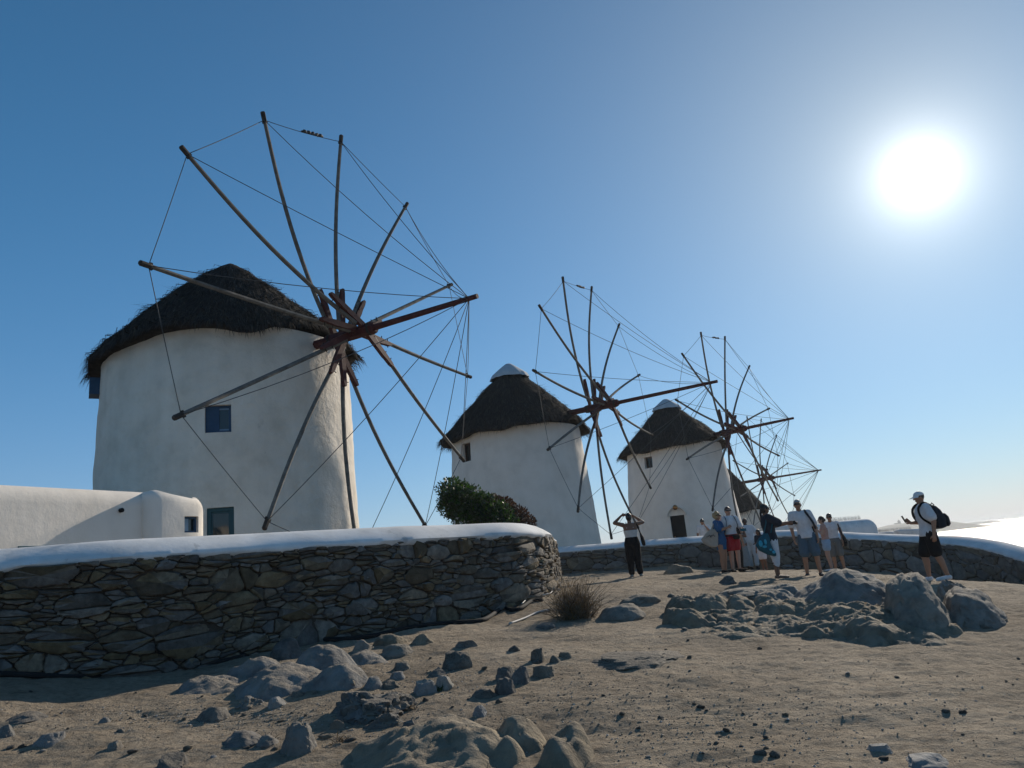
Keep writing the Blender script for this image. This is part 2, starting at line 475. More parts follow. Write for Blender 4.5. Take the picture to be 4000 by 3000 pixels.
def sea_material():
    mt = bpy.data.materials.new('sea_water'); mt.use_nodes = True
    nt = mt.node_tree; N, L = nt.nodes, nt.links
    p = N['Principled BSDF']
    p.inputs['Base Color'].default_value = (0.02, 0.06, 0.09, 1)
    p.inputs['Roughness'].default_value = 0.12
    p.inputs['IOR'].default_value = 1.33
    g = N.new('ShaderNodeTexCoord')
    mp = N.new('ShaderNodeMapping'); mp.inputs['Scale'].default_value = (0.35, 0.8, 1); mp.inputs['Rotation'].default_value = (0, 0, R_(-30))
    L.new(g.outputs['Object'], mp.inputs['Vector'])
    n = N.new('ShaderNodeTexNoise'); n.inputs['Scale'].default_value = 0.35; n.inputs['Detail'].default_value = 6
    L.new(mp.outputs[0], n.inputs['Vector'])
    b = N.new('ShaderNodeBump'); b.inputs['Strength'].default_value = 1.0; b.inputs['Distance'].default_value = 2.2
    L.new(n.outputs['Fac'], b.inputs['Height']); L.new(b.outputs[0], p.inputs['Normal'])
    return mt
M['sea'] = sea_material()

# ------------------------------------------------------------------ the ground
# foot of the near wall, read off the photograph along the wall's line
_wy = lambda px: float(np.interp(px, [-420, 0, 452, 1000, 1294, 1588, 1830, 2010, 2105], [8.5, 9.0, 9.64, 10.7, 11.3, 11.95, 12.8, 13.7, 14.6]))
_foot = [at(px, py, _wy(px) - .08) for px, py in ((-300, 2640), (0, 2640), (316, 2645), (588, 2622), (814, 2595), (1000, 2545), (1294, 2499), (1588, 2452), (1850, 2425), (2050, 2355))]
CTRL = np.array([tuple(p) for p in _foot] + [
    (.5, 17.6, 1.08), (.9, 22, 1.12),
    (.85, 27, 1.15), (4.9, 27, 1.08), (7.0, 26.4, .78), (8.6, 26.2, .6), (10.9, 24.8, .3), (13, 21, -.5), (13.3, 17, -.75),
    (2.66, 19.9, 1.03), (5.25, 21, .88), (5.36, 17, .78), (6.5, 18, .74), (7.65, 15, .56), (8.9, 23, .55),
    (0, 0, 0), (-4, 3, .2), (4, 3, .08), (0, 5, .32), (-6, 6, .62), (-3, 8, .62), (2, 8, .48), (6, 6, .1), (8, 9, .18), (5, 11, .5), (1.2, 11, .70), (2.2, 14, .93), (11, 15, 0.0), (3, 11, .6),
    (8, 42, 1.2), (0, 33, 1.4), (-7, 19, 1.3), (18, 65, -1.6), (20, 30, -2.2), (26, 40, -4.5), (30, 20, -6), (-20, 20, 1), (-20, 60, -3), (0, 60, -2.5),
    (40, 70, -10), (20, 100, -12), (-20, 100, -11), (60, 30, -12), (60, -20, -8), (0, -20, -.8), (-30, -20, .5), (-40, 40, -3), (40, -30, -6)], float)
def _phi(r2):
    return np.where(r2 > 1e-12, 0.5 * r2 * np.log(np.maximum(r2, 1e-12)), 0)
_n = len(CTRL)
_A = np.zeros((_n + 3, _n + 3))
_d2 = ((CTRL[:, None, :2] - CTRL[None, :, :2]) ** 2).sum(-1)
_A[:_n, :_n] = _phi(_d2) + np.eye(_n) * 0.4
_A[:_n, _n] = 1; _A[:_n, _n + 1:] = CTRL[:, :2]
_A[_n, :_n] = 1; _A[_n + 1:, :_n] = CTRL[:, :2].T
_W = np.linalg.solve(_A, np.r_[CTRL[:, 2], 0, 0, 0])
def ground_z(x, y, fine=True):
    x, y = np.asarray(x, float), np.asarray(y, float)
    shp = x.shape
    xf, yf = x.ravel(), y.ravel()
    z = np.full(xf.shape, _W[_n]) + _W[_n + 1] * xf + _W[_n + 2] * yf
    for i in range(_n):
        z += _W[i] * _phi((xf - CTRL[i, 0]) ** 2 + (yf - CTRL[i, 1]) ** 2)
    rr = np.hypot(xf, yf - 25)
    t = np.clip((rr - 70) / 60, 0, 1); t = t * t * (3 - 2 * t)
    z = z * (1 - t) - 16 * t
    if fine:
        near = np.clip(1.4 - rr / 60, 0.2, 1)
        z = z + near * (0.075 * fbm(xf * .6, yf * .7, 3, 3) + 0.03 * fbm(xf * 2.2, yf * 3.4, 11, 3) + 0.018 * fbm(xf * 8, yf * 14, 23, 4))
    return z.reshape(shp)
def gz(x, y):
    return float(ground_z(np.array([x]), np.array([y]))[0])
def hit(px, py):
    """the point of the ground that the photograph shows at this pixel"""
    v = ray(px, py); v = v / v[1]
    ys = np.linspace(2.5, 45, 240)
    P = EYE[None] + ys[:, None] * v[None]
    below = np.nonzero(P[:, 2] < ground_z(P[:, 0], P[:, 1], False) + .03)[0]
    i = below[0] if len(below) else len(ys) - 1
    ys = np.linspace(ys[max(i - 2, 0)], ys[min(i + 4, len(ys) - 1)], 160)
    P = EYE[None] + ys[:, None] * v[None]
    g = ground_z(P[:, 0], P[:, 1])
    below = np.nonzero(P[:, 2] < g)[0]
    i = below[0] if len(below) else len(ys) - 1
    return V(P[i, 0], P[i, 1], g[i])

def graded(lo, hi, c0, c1, d, far):
    xs = list(np.arange(c0, c1, d))
    s, x = d, c1
    while x < hi: xs.append(x); s = min(s * 1.12, far); x += s
    s, x = d, c0 - d
    out = []
    while x > lo: out.append(x); s = min(s * 1.12, far); x -= s
    return np.array(sorted(out) + xs + [hi])
gx = graded(-140, 140, -7.5, 9.5, 0.035, 12)
gy = [1.0]
while gy[-1] < 30: gy.append(gy[-1] + max(0.022, 0.0048 * gy[-1]))
gy = np.array(sorted([-110, -70, -40, -20, -10, -5, -2, 0]) + gy + list(np.linspace(30.3, 50, 60)) + list(np.linspace(51, 160, 50)))
GX, GY = np.meshgrid(gx, gy)
GZ = ground_z(GX, GY)
nv = np.stack([GX.ravel(), GY.ravel(), GZ.ravel()], 1)
nx, ny = len(gx), len(gy)
ii = (np.arange(ny - 1)[:, None] * nx + np.arange(nx - 1)[None]).ravel()
quads = np.stack([ii, ii + 1, ii + nx + 1, ii + nx], 1)
me = bpy.data.meshes.new('ground')
me.vertices.add(len(nv)); me.vertices.foreach_set('co', nv.astype(np.float32).ravel())
me.loops.add(quads.size); me.loops.foreach_set('vertex_index', quads.astype(np.int32).ravel())
me.polygons.add(len(quads)); me.polygons.foreach_set('loop_start', (np.arange(len(quads)) * 4).astype(np.int32))
me.update(calc_edges=True); me.validate()
finish(me, 'ground', M['dirt'], kind='structure')

mb = MB()
S_ = 20000.0
mb.add([(-S_, -S_, -12), (S_, -S_, -12), (S_, S_, -12), (-S_, S_, -12)], [(0, 1, 2, 3)])
mb.build('sea', M['sea'], smooth=False, kind='structure')

# ------------------------------------------------------------------ far islands
def island(name, pxs, dist, base_z, label, thick):
    """ridge given by pixel heights along its length, built as a hill with depth"""
    top = [at(x, y, dist) for x, y in pxs]
    rng = random.Random(len(pxs))
    rows = []
    for k in range(9):
        t = -1 + 2 * k / 8
        row = []
        for p in top:
            h = (p[2] - base_z) * (1 - abs(t) ** 1.6) + rng.uniform(-.04, .04) * (p[2] - base_z)
            row.append((p[0] + t * thick * .15, p[1] + t * thick, base_z + h if abs(t) < 1 else base_z - 2))
        rows.append(row)
    mb = MB(); n = len(top)
    mb.add([p for r in rows for p in r], [(k * n + i, k * n + i + 1, (k + 1) * n + i + 1, (k + 1) * n + i) for k in range(8) for i in range(n - 1)])
    return mb
pts = [(3405, 2070), (3440, 2060), (3470, 2051), (3500, 2046), (3540, 2043), (3565, 2037), (3590, 2031), (3620, 2030), (3650, 2034), (3680, 2042), (3705, 2052), (3722, 2058)]
isl = island('far_island', pts, 1550, -12, '', 220)
o = isl.build('far_island', M['island'], kind='structure')
mb = MB(); c = at(3513, 2044, 1550)
mb.tube([c - V(0, 0, 3), c + V(0, 0, 3.5), c + V(0, 0, 5.0), c + V(0, 0, 7)], [3.2, 3.0, 2.0, .3], 8)
lt = empty('chapel_tower', c)
mb.build('tower', M['island'], lt, smooth=False)
mb = MB(); mb.box(c - V(5, 0, 1), (4, 0, 0), (0, 3, 0), (0, 0, 2)); mb.build('nave', M['island'], lt, smooth=False)
tag(lt, 'tiny tower on the ridge of the hazy far island', 'tower')
for xs, d in (([(3768, 2044), (3790, 2041), (3815, 2038), (3850, 2035), (3868, 2032), (3885, 2035), (3910, 2035)], 2500), ([(3925, 2034), (3950, 2031), (3985, 2027), (4015, 2025), (4040, 2028)], 2900)):
    island('islet', xs, d, -12, '', 90).build('islet', M['island'], kind='structure')

# ------------------------------------------------------------------ stone walls
def clip_poly(poly, a, b, c):
    """keep a*x+b*y<=c"""
    out = []
    for i in range(len(poly)):
        p, q = poly[i], poly[(i + 1) % len(poly)]
        dp, dq = a * p[0] + b * p[1] - c, a * q[0] + b * q[1] - c
        if dp <= 0: out.append(p)
        if (dp < 0 < dq) or (dq < 0 < dp):
            t = dp / (dp - dq)
            out.append((p[0] + t * (q[0] - p[0]), p[1] + t * (q[1] - p[1])))
    return out

def rubble(L, H, seed, sizes, aniso, tries):
    rng = random.Random(seed)
    seeds = []
    for r, n in zip(sizes, tries):
        for _ in range(n):
            rr = r * rng.uniform(.85, 1.2)
            u, v = rng.uniform(0, L / aniso), rng.uniform(0, H)
            if all((u - a) ** 2 + (v - b) ** 2 > (rr * .92 + q * .92) ** 2 for a, b, q in seeds):
                seeds.append((u, v, rr))
    cells = []
    S = np.array(seeds)
    for i, (u, v, r) in enumerate(seeds):
        poly = [(max(0, u - .8), max(0, v - .8)), (min(L / aniso, u + .8), max(0, v - .8)), (min(L / aniso, u + .8), min(H, v + .8)), (max(0, u - .8), min(H, v + .8))]
        d = np.hypot(S[:, 0] - u, S[:, 1] - v)
        for j in np.argsort(d)[1:34]:
            du, dv = S[j, 0] - u, S[j, 1] - v
            if abs(du) + abs(dv) < 1e-9: continue
            c = (S[j, 0] ** 2 + S[j, 1] ** 2 - u * u - v * v - S[j, 2] ** 2 + r * r) / 2
            poly = clip_poly(poly, du, dv, c)
            if len(poly) < 3: break
        if len(poly) >= 3:
            cells.append([(a * aniso, b) for a, b in poly])
    # some lie as stacked slabs: cut near level, a few upright
    out = []
    for poly in cells:
        P = np.array(poly); w, h = np.ptp(P[:, 0]), np.ptp(P[:, 1])
        q = [poly]
        if h > .085 and rng.random() < .5:
            t = rng.uniform(.32, .68); c = P.mean(0); y0 = P[:, 1].min() + t * h; sl = rng.uniform(-.14, .14)
            q = [clip_poly(poly, -sl, 1, y0 - sl * c[0]), clip_poly(poly, sl, -1, -(y0 - sl * c[0]))]
        elif w > .34 and rng.random() < .5:
            x0 = P[:, 0].min() + rng.uniform(.35, .65) * w; c = P.mean(0); sl = rng.uniform(-.25, .25)
            q = [clip_poly(poly, 1, -sl, x0 - sl * c[1]), clip_poly(poly, -1, sl, -(x0 - sl * c[1]))]
        out += [z for z in q if len(z) >= 3]
    return out

def smooth_path(pts, step=0.06):
    pts = [np.asarray(p, float) for p in pts]
    out = []
    for i in range(len(pts) - 1):
        p0, p1, p2, p3 = pts[max(i - 1, 0)], pts[i], pts[i + 1], pts[min(i + 2, len(pts) - 1)]
        n = max(2, int(np.linalg.norm(p2 - p1) / step))
        for k in range(n):
            t = k / n
            out.append(0.5 * ((2 * p1) + (p2 - p0) * t + (2 * p0 - 5 * p1 + 4 * p2 - p3) * t * t + (3 * p1 - p0 - 3 * p2 + p3) * t ** 3))
    out.append(pts[-1])
    return np.array(out)

class Path:
    """wall line on plan, with the top of the stonework per point; the seen face is on its right-hand side"""
    def __init__(self, pts):
        self.p = smooth_path(pts)
        d = np.linalg.norm(np.diff(self.p[:, :2], axis=0), axis=1)
        self.s = np.r_[0, np.cumsum(d)]
        self.L = self.s[-1]
        self.base = ground_z(self.p[:, 0], self.p[:, 1], False) - 0.16
    def at(self, u):
        x = np.interp(u, self.s, self.p[:, 0]); y = np.interp(u, self.s, self.p[:, 1]); z = np.interp(u, self.s, self.p[:, 2])
        e = .12
        dx = np.interp(u + e, self.s, self.p[:, 0]) - np.interp(u - e, self.s, self.p[:, 0])
        dy = np.interp(u + e, self.s, self.p[:, 1]) - np.interp(u - e, self.s, self.p[:, 1])
        l = math.hypot(dx, dy) or 1
        return x, y, z, np.interp(u, self.s, self.base), V(dy / l, -dx / l, 0)
    def pos(self, u, t, out):
        """t: 0 foot, 1 top of the stonework; out: metres in front of the face"""
        x, y, z, b, n = self.at(u)
        bat = 0.06 * (1 - t)
        return V(x, y, b + t * (z - b)) + n * (out + bat)

def stone_wall(name, path, H, label, seed, sizes, tries, mat, cope_h, cope_back, aniso=1.7, bulge=0.045, hole=None):
    x, y, z, b, n = path.at(path.L / 2)
    root = empty(name, (x, y, b))
    tag(root, label, 'stone wall')
    rng = random.Random(seed + 5)
    # core behind the joints
    mb = MB(); us = np.linspace(0, path.L, int(path.L / .15))
    vs = []
    for u in us:
        vs += [path.pos(u, 0, -.035), path.pos(u, .5, -.035), path.pos(u, 1.0, -.035), path.pos(u, 1.0, -.45), path.pos(u, 0, -.45)]
    fs = [(i * 5 + k, i * 5 + (k + 1) % 5, (i + 1) * 5 + (k + 1) % 5, (i + 1) * 5 + k) for i in range(len(us) - 1) for k in range(5)]
    fs += [(0, 4, 3, 2, 1), tuple((len(us) - 1) * 5 + k for k in range(5))]
    mb.add(vs, fs)
    mb.build('wall_core', M['joint'], root, smooth=False)
    cells = rubble(path.L, H, seed, sizes, aniso, tries)
    i_big = lambda ar: ar > .012
    stones = []
    for poly in cells:
        P = np.array(poly)
        c = P.mean(0)
        if hole and hole[0] < c[0] < hole[1] and c[1] < hole[2]: continue
        area = 0.5 * abs(np.dot(P[:, 0], np.roll(P[:, 1], 1)) - np.dot(P[:, 1], np.roll(P[:, 0], 1)))
        if area < 0.0016: continue
        # drop tiny edges, cut the corners, shrink by half a joint, jitter
        Q = [P[0]]
        for p in P[1:]:
            if np.linalg.norm(p - Q[-1]) > .03: Q.append(p)
        if len(Q) > 3 and np.linalg.norm(Q[0] - Q[-1]) < .03: Q.pop()
        if len(Q) < 3: continue
        Q = np.array(Q)
        k = .17
        nx_ = np.roll(Q, -1, 0)
        Q = np.stack([Q * (1 - k) + nx_ * k, Q * k + nx_ * (1 - k)], 1).reshape(-1, 2)
        size = math.sqrt(area)
        if i_big(area): Q = np.stack([Q, (Q + np.roll(Q, -1, 0)) / 2], 1).reshape(-1, 2)
        j = rng.uniform(.003, .008)
        d = np.linalg.norm(Q - c, axis=1)
        Q = c + (Q - c) * np.maximum(.55, 1 - j / np.maximum(d, .01))[:, None]
        Q = Q + np.array([[rng.gauss(0, .028 * size), rng.gauss(0, .028 * size)] for _ in Q])
        stones.append((area, Q, c, size))
    stones.sort(key=lambda s: -s[0])
    rest = MB()
    for i, (area, Q, c, size) in enumerate(stones):
        proud = rng.uniform(-.02, .034)
        b_ = min(bulge, size * .2) * rng.uniform(.5, 1.25)
        tu, tv = rng.uniform(-.16, .16), rng.uniform(-.16, .16)
        def pt(q, out):
            u, v = np.clip(q[0], 0.0, path.L), q[1] / H
            return path.pos(u, min(max(v, 0), 1.0), out + proud + tu * (q[0] - c[0]) + tv * (q[1] - c[1]))
        n = len(Q)
        vs = [pt(q, -.07) for q in Q] + [pt(q, -.004) for q in Q]
        vs += [pt(c + (q - c) * .86, b_ * rng.uniform(.5, .85)) for q in Q]
        vs += [pt(c + (q - c) * .45, b_ * rng.uniform(.8, 1.15)) for q in Q]
        vs.append(pt(c, b_ * rng.uniform(.85, 1.1)))
        fs = [(r * n + k, r * n + (k + 1) % n, (r + 1) * n + (k + 1) % n, (r + 1) * n + k) for r in range(3) for k in range(n)]
        fs += [(3 * n + k, 3 * n + (k + 1) % n, 4 * n) for k in range(n)]
        # orientation: make the first face look outwards
        if i < 300:
            mb = MB(); mb.add(vs, fs); mb.build('stone', mat, root, smooth=True, angle=38)
        else:
            rest.add(vs, fs)
    if rest.v:
        rest.build('small_stones', mat, root, smooth=True, angle=38, kind='stuff')
    # whitewashed coping
    prof = [(-.012, -.05), (.028, -.02), (.04, .02), (.0, cope_h * .27), (-.12, cope_h * .6), (-.26, cope_h * .9), (-.38, cope_h * 1.06), (-.48, cope_h * 1.08), (-.56, cope_h * .9), (-.58, -.35)]
    us = np.linspace(0, path.L, int(path.L / .07)); vs = []
    m_ = len(prof)
    for u in us:
        x, y, z, b, n = path.at(u)
        for q, (o_, h) in enumerate(prof):
            wob = .014 * fbm(np.array([u * 1.3]), np.array([q * .9]), seed, 3)[0] * 1.4
            hh = h + (.055 * float(fbm(np.array([u * 2.3]), np.array([.3]), seed + 2, 4)[0]) if q < 2 else .014 * float(fbm(np.array([u * .8]), np.array([1.3]), seed + 4, 2)[0]))
            vs.append((x + n[0] * (o_ + wob), y + n[1] * (o_ + wob), z + hh))
    fs = [(i * m_ + k, i * m_ + k + 1, (i + 1) * m_ + k + 1, (i + 1) * m_ + k) for i in range(len(us) - 1) for k in range(m_ - 1)]
    fs += [tuple(reversed(range(m_))), tuple((len(us) - 1) * m_ + k for k in range(m_))]
    mb = MB(); mb.add(vs, fs)
    mb.build('coping', M['coping'], root, smooth=True, angle=60)
    return root

def at_z(px, py, z):        # the point of this sight line at height z
    v = ray(px, py); return EYE + v * ((z - EYE[2]) / v[2])
w1 = [at_z(x, y, z) for x, y, z in ((-420, 2246, 2.2), (-180, 2233, 2.2), (0, 2221, 2.2), (225, 2202, 2.203), (452, 2184, 2.205), (730, 2166, 2.203), (1000, 2150, 2.2), (1294, 2131, 2.193), (1588, 2113, 2.185), (1830, 2101, 2.178), (2010, 2091, 2.17))]
w1 += [at(2105, 2086, 14.7), at(2145, 2087, 15.8), at(2148, 2092, 17.4), V(0.75, 21.0, 2.17)]
w1 = [V(p[0], p[1], p[2] if i < 11 else 2.17) for i, p in enumerate(w1)]
path1 = Path(w1)
stone_wall('stone_wall', path1, 1.6, 'dark rubble stone wall with rounded white coping beside the nearest windmill', 4,
           [.19, .125, .085, .055, .033, .022], [42, 260, 900, 1900, 2600, 1800], M['stone'], .25, .5, aniso=2.0, bulge=.035)
w2 = [V(0.3, 26.8, 1.97), at(2170, 2160, 27), at(2546, 2131, 27), at(2758, 2116, 27), at(3060, 2095, 26.5), at(3300, 2104, 25.5), at(3600, 2119, 24.5), at(3800, 2138, 23), at(4000, 2193, 21), at(4200, 2270, 19)]
path2 = Path(w2)
stone_wall('stone_wall', path2, 1.0, 'low rubble stone wall with white coping behind the group of tourists', 9,
           [.22, .15, .1, .06], [50, 260, 900, 1500], M['stone_far'], .2, .5, aniso=1.9, bulge=.05)

# raised terrace the mills stand on, held by the two walls
mb = MB()
edge = [path1.pos(u, .5, -.4)[:2] for u in np.linspace(0, path1.L, 40)] + [path2.pos(u, .5, -.4)[:2] for u in np.linspace(0, path2.L * .62, 24)]
back = [(16, 45), (10, 48), (-6, 40), (-16, 26), (-16, 10)]
ring = [tuple(p) for p in edge] + back
zt = [1.55] * 64 + [1.4] * 5
for i in range(40, 64): zt[i] = 1.5 - .6 * max(0, (i - 52) / 12)
mb.add([(p[0], p[1], z) for p, z in zip(ring, zt)] + [(p[0], p[1], -1.5) for p in ring],
       [tuple(range(len(ring)))] + [(i, i + len(ring), (i + 1) % len(ring) + len(ring), (i + 1) % len(ring)) for i in range(len(ring))])
mb.build('terrace', M['dirt'], smooth=False, kind='structure')

# ------------------------------------------------------------------ windmills
def opening(C, z, px_az, r, w, h, deep=.3):
    """frame of an opening in a round tower wall at azimuth px_az (direction from the tower axis)"""
    n = V(math.sin(px_az), math.cos(px_az), 0)
    s = V(n[1], -n[0], 0)
    return V(C[0], C[1], z) + n * r, n, s

def wheel(root, H, axis, phase, Rw, bow, rope_r, seed, detail=True):
    rng = random.Random(seed)
    ax = unit(axis)
    e1 = unit(np.cross(V(0, 0, 1), ax)); e2 = np.cross(ax, e1)
    H = np.asarray(H, float)
    mb = MB()
    mb.tube([H - ax * 2.2, H - ax * .75, H - ax * .72, H + ax * .72, H + ax * .75, H + ax * .8], [.12, .125, .16, .16, .15, .12], 8)
    hub = mb.build('sail_wheel', M['red'], root, smooth=False)
    mb = MB()
    tip_b = H + ax * bow
    mb.tube([H + ax * .7, H + ax * 1.2, tip_b - ax * .2, tip_b + ax * .22], [.085, .08, .065, .06], 8)
    mb.build('bowsprit', M['red'], hub, smooth=True, angle=50)
    for q in (-.62, .64):
        mb = MB(); mb.tube([H + ax * (q - .03), H + ax * (q + .03)], .174, 8)
        mb.build('iron_band', M['wood_dark'], hub, smooth=False)
    tips = []
    for i in range(12):
        th = phase - i * math.pi / 6
        d = math.cos(th) * e1 + math.sin(th) * e2
        t = np.cross(ax, d)
        st = (-.5 + .2 * (i % 6)) * 1.0
        o_ = H + ax * st
        Lr = Rw * rng.uniform(.985, 1.015)
        bend = rng.uniform(.08, .2)
        side_b = rng.uniform(-.08, .08)
        tip = H + d * Lr + t * rng.uniform(-.06, .06)
        # red stock
        mb = MB()
        prof = [(0, .06), (.16, .072), (.85, .072), (.98, .056), (1.18, .052), (1.28, .03)]
        vs, fs = [], []
        for r, w in prof:
            c = o_ * (1 - r / Lr) + (H + d * Lr) * (r / Lr)
            for sa, sb in ((-1, -1), (1, -1), (1, 1), (-1, 1)):
                vs.append(c - t * .03 + t * sa * w + ax * sb * .05)
        for k in range(len(prof) - 1):
            for q in range(4):
                fs.append((k * 4 + q, k * 4 + (q + 1) % 4, (k + 1) * 4 + (q + 1) % 4, (k + 1) * 4 + q))
        fs.append((0, 3, 2, 1)); fs.append(tuple((len(prof) - 1) * 4 + q for q in range(4)))
        mb.add(vs, fs)
        mb.build('stock', M['red'], hub, smooth=False)
        # grey spar lashed beside the stock, bowed by its stay
        pts, rs = [], []
        for k in range(13):
            f = .06 + .94 * k / 12
            c = o_ * (1 - f) + tip * f - ax * bend * math.sin(math.pi * f) * (1 if f > .15 else f / .15) + t * (.06 * (1 - f) + side_b * math.sin(math.pi * f))
            pts.append(c); rs.append(.056 - .013 * f)
        mb = MB(); mb.tube(pts, rs, 7); mb.build('spar', M['wood'], hub, smooth=True, angle=40)
        mb = MB(); u_ = unit(pts[-1] - pts[-2])
        mb.tube([pts[-1] - u_ * .16, pts[-1] - u_ * .14, pts[-1] + u_ * .05, pts[-1] + u_ * .07], [.046, .055, .056, .04], 7)
        mb.box(pts[-1] - u_ * .17, u_ * .025, t * .07, ax * .024)
        mb.build('spar_tip', M['wood_dark'], hub, smooth=False)
        if detail:
            for r in (.35, .9, 1.15):
                c = o_ * (1 - r / Lr) + tip * (r / Lr)
                mb = MB(); mb.tube([c - t * .12, c + t * .13], .012, 6)
                mb.build('bolt', M['wood_dark'], hub, smooth=False)
        tips.append(pts[-1] - u_ * .12)
    for i in range(12):
        a, b = tips[i], tips[(i + 1) % 12]
        for nm, p, q, sag in (('rim_rope', a, b, rng.uniform(.0, .05)), ('stay_rope', a, tip_b, rng.uniform(.03, .22))):
            mb = MB()
            mb.tube([p * (1 - f) + q * f - V(0, 0, sag * 4 * f * (1 - f)) for f in np.linspace(0, 1, 9)], rope_r, 5)
            mb.build(nm, M['rope'], hub)
    if detail:      # the knotted splice in one rim rope
        mb = MB(); p, q = tips[0], tips[1]; fs_ = np.linspace(.46, .74, 26)
        mb.tube([p * (1 - f) + q * f + V(0, 0, rng.uniform(-.025, .02)) for f in fs_], [.012 + .035 * abs(math.sin(f * 60)) for f in fs_], 6)
        mb.build('rope_splice', M['rope'], hub)
    return hub

def thatch_roof(root, C, rim_r, rim_z, apex_z, seed, n_straw, cap, drop_dir=None, axle=0.0):
    rng = random.Random(seed)
    hgt = apex_z - rim_z
    def prof(s):                 # s 0 at apex, 1 at rim: slightly domed cone with a drooping rim
        r = rim_r * (s ** .93)
        z = apex_z - hgt * (s ** 1.06)
        return r, z
    def droop(a):
        return (.08 * math.sin(a * 3 + seed) + .05 * math.sin(a * 7 + 2 * seed)) + (.3 * max(0, math.cos(a - drop_dir)) ** 3 if drop_dir is not None else 0)
    def pt(a, s, lift=0):
        s = s * (1 - .13 * math.exp(-((math.remainder(a - axle, 2 * math.pi)) / .45) ** 2))       # trimmed back round the axle
        r, z = prof(s)
        w = 1 + .035 * n3((math.cos(a) * s * 3, math.sin(a) * s * 3, s * 2), 1.6, seed)
        z -= droop(a) * max(0, s - .7) / .3 * .8
        return V(C[0] + math.sin(a) * r * w, C[1] + math.cos(a) * r * w, z + lift + .1 * n3((math.cos(a) * s * 4, math.sin(a) * s * 4, 3), 1.3, seed))
    mb = MB(); n, m_ = 72, 18
    vs, fs = [], []
    for i in range(m_ + 1):
        s = .02 + .98 * i / m_
        for k in range(n): vs.append(pt(2 * math.pi * k / n, s))
    for k in range(n):           # under-edge of the thatch, about 25 cm thick
        a = 2 * math.pi * k / n; p = pt(a, .97); vs.append(V(C[0] + (p[0] - C[0]) * .93, C[1] + (p[1] - C[1]) * .93, p[2] - .2))
    for k in range(n):
        a = 2 * math.pi * k / n; p = pt(a, .8); vs.append(V(C[0] + (p[0] - C[0]) * .8, C[1] + (p[1] - C[1]) * .8, p[2] - .3))
    for i in range(m_ + 2):
        for k in range(n):
            fs.append((i * n + k, (i + 1) * n + k, (i + 1) * n + (k + 1) % n, i * n + (k + 1) % n))
    fs.append(tuple(range(n)))
    mb.add(vs, fs)
    roof = mb.build('thatched_roof', M['thatch'], root)
    # straw
    V_, F_ = [], []
    for i in range(n_straw):
        fringe = i < n_straw * .34
        a = rng.uniform(0, 2 * math.pi)
        s = rng.uniform(.82, 1.0) if fringe else math.sqrt(rng.uniform(.01, 1.0)) * .96
        p = pt(a, s, .01)
        q = pt(a + rng.gauss(0, .025), min(s + .06, 1.06))
        d = unit(q - p + V(rng.gauss(0, .014), rng.gauss(0, .014), rng.gauss(0, .012)))
        out = V(math.sin(a), math.cos(a), .8); out = unit(out)
        ln = rng.uniform(.18, .42) if fringe else rng.uniform(.22, .5)
        w = rng.uniform(.006, .014)
        sd = unit(np.cross(d, out) + V(rng.gauss(0, .2), rng.gauss(0, .2), rng.gauss(0, .2))) * w
        lift = rng.uniform(.0, .05) if rng.random() < .94 else rng.uniform(.05, .16)
        p1 = p + d * ln * .55 + out * lift
        p2 = p + d * ln + out * lift * .6 - V(0, 0, rng.uniform(.02, .16) if fringe else .02)
        k = len(V_)
        V_ += [p - sd, p + sd, p1 - sd, p1 + sd, p2]
        F_ += [(k, k + 1, k + 3, k + 2), (k + 2, k + 3, k + 4)]
    # rough tufts where old straw has lifted
    for _ in range(26 if n_straw > 9000 else 14):
        a, s = rng.uniform(0, 2 * math.pi), rng.uniform(.3, 1.0)
        c = pt(a, s, .03)
        for _ in range(34):
            d = unit(V(math.sin(a), math.cos(a), -.5) + V(rng.gauss(0, .5), rng.gauss(0, .5), rng.gauss(0, .45)))
            ln = rng.uniform(.12, .36); sd = unit(np.cross(d, V(.3, .2, 1))) * .006
            b = c + V(rng.gauss(0, .09), rng.gauss(0, .09), rng.gauss(0, .05))
            k = len(V_)
            V_ += [b - sd, b + sd, b + d * ln]
            F_ += [(k, k + 1, k + 2)]
    mb = MB(); mb.v, mb.f = V_, F_
    mb.build('straw', M['straw'], roof, smooth=False, kind='stuff')
    if cap:
        mb = MB(); vs, fs = [], []
        for i in range(9):
            s = .015 + .205 * i / 8
            for k in range(48):
                a = 2 * math.pi * k / 48
                r, z = prof(s)
                fold = 1 + .05 * math.sin(a * 12 + 2 * math.sin(a * 3)) * (i / 8)
                vs.append(V(C[0] + math.sin(a) * (r + .07) * fold, C[1] + math.cos(a) * (r + .07) * fold, z + .1 + (.1 if i < 8 else -.0)))
        for i in range(8):
            for k in range(48): fs.append((i * 48 + k, (i + 1) * 48 + k, (i + 1) * 48 + (k + 1) % 48, i * 48 + (k + 1) % 48))
        fs.append(tuple(range(48)))
        mb.add(vs, fs)
        mb.build('roof_cap', M['canvas'], roof)
    return roof

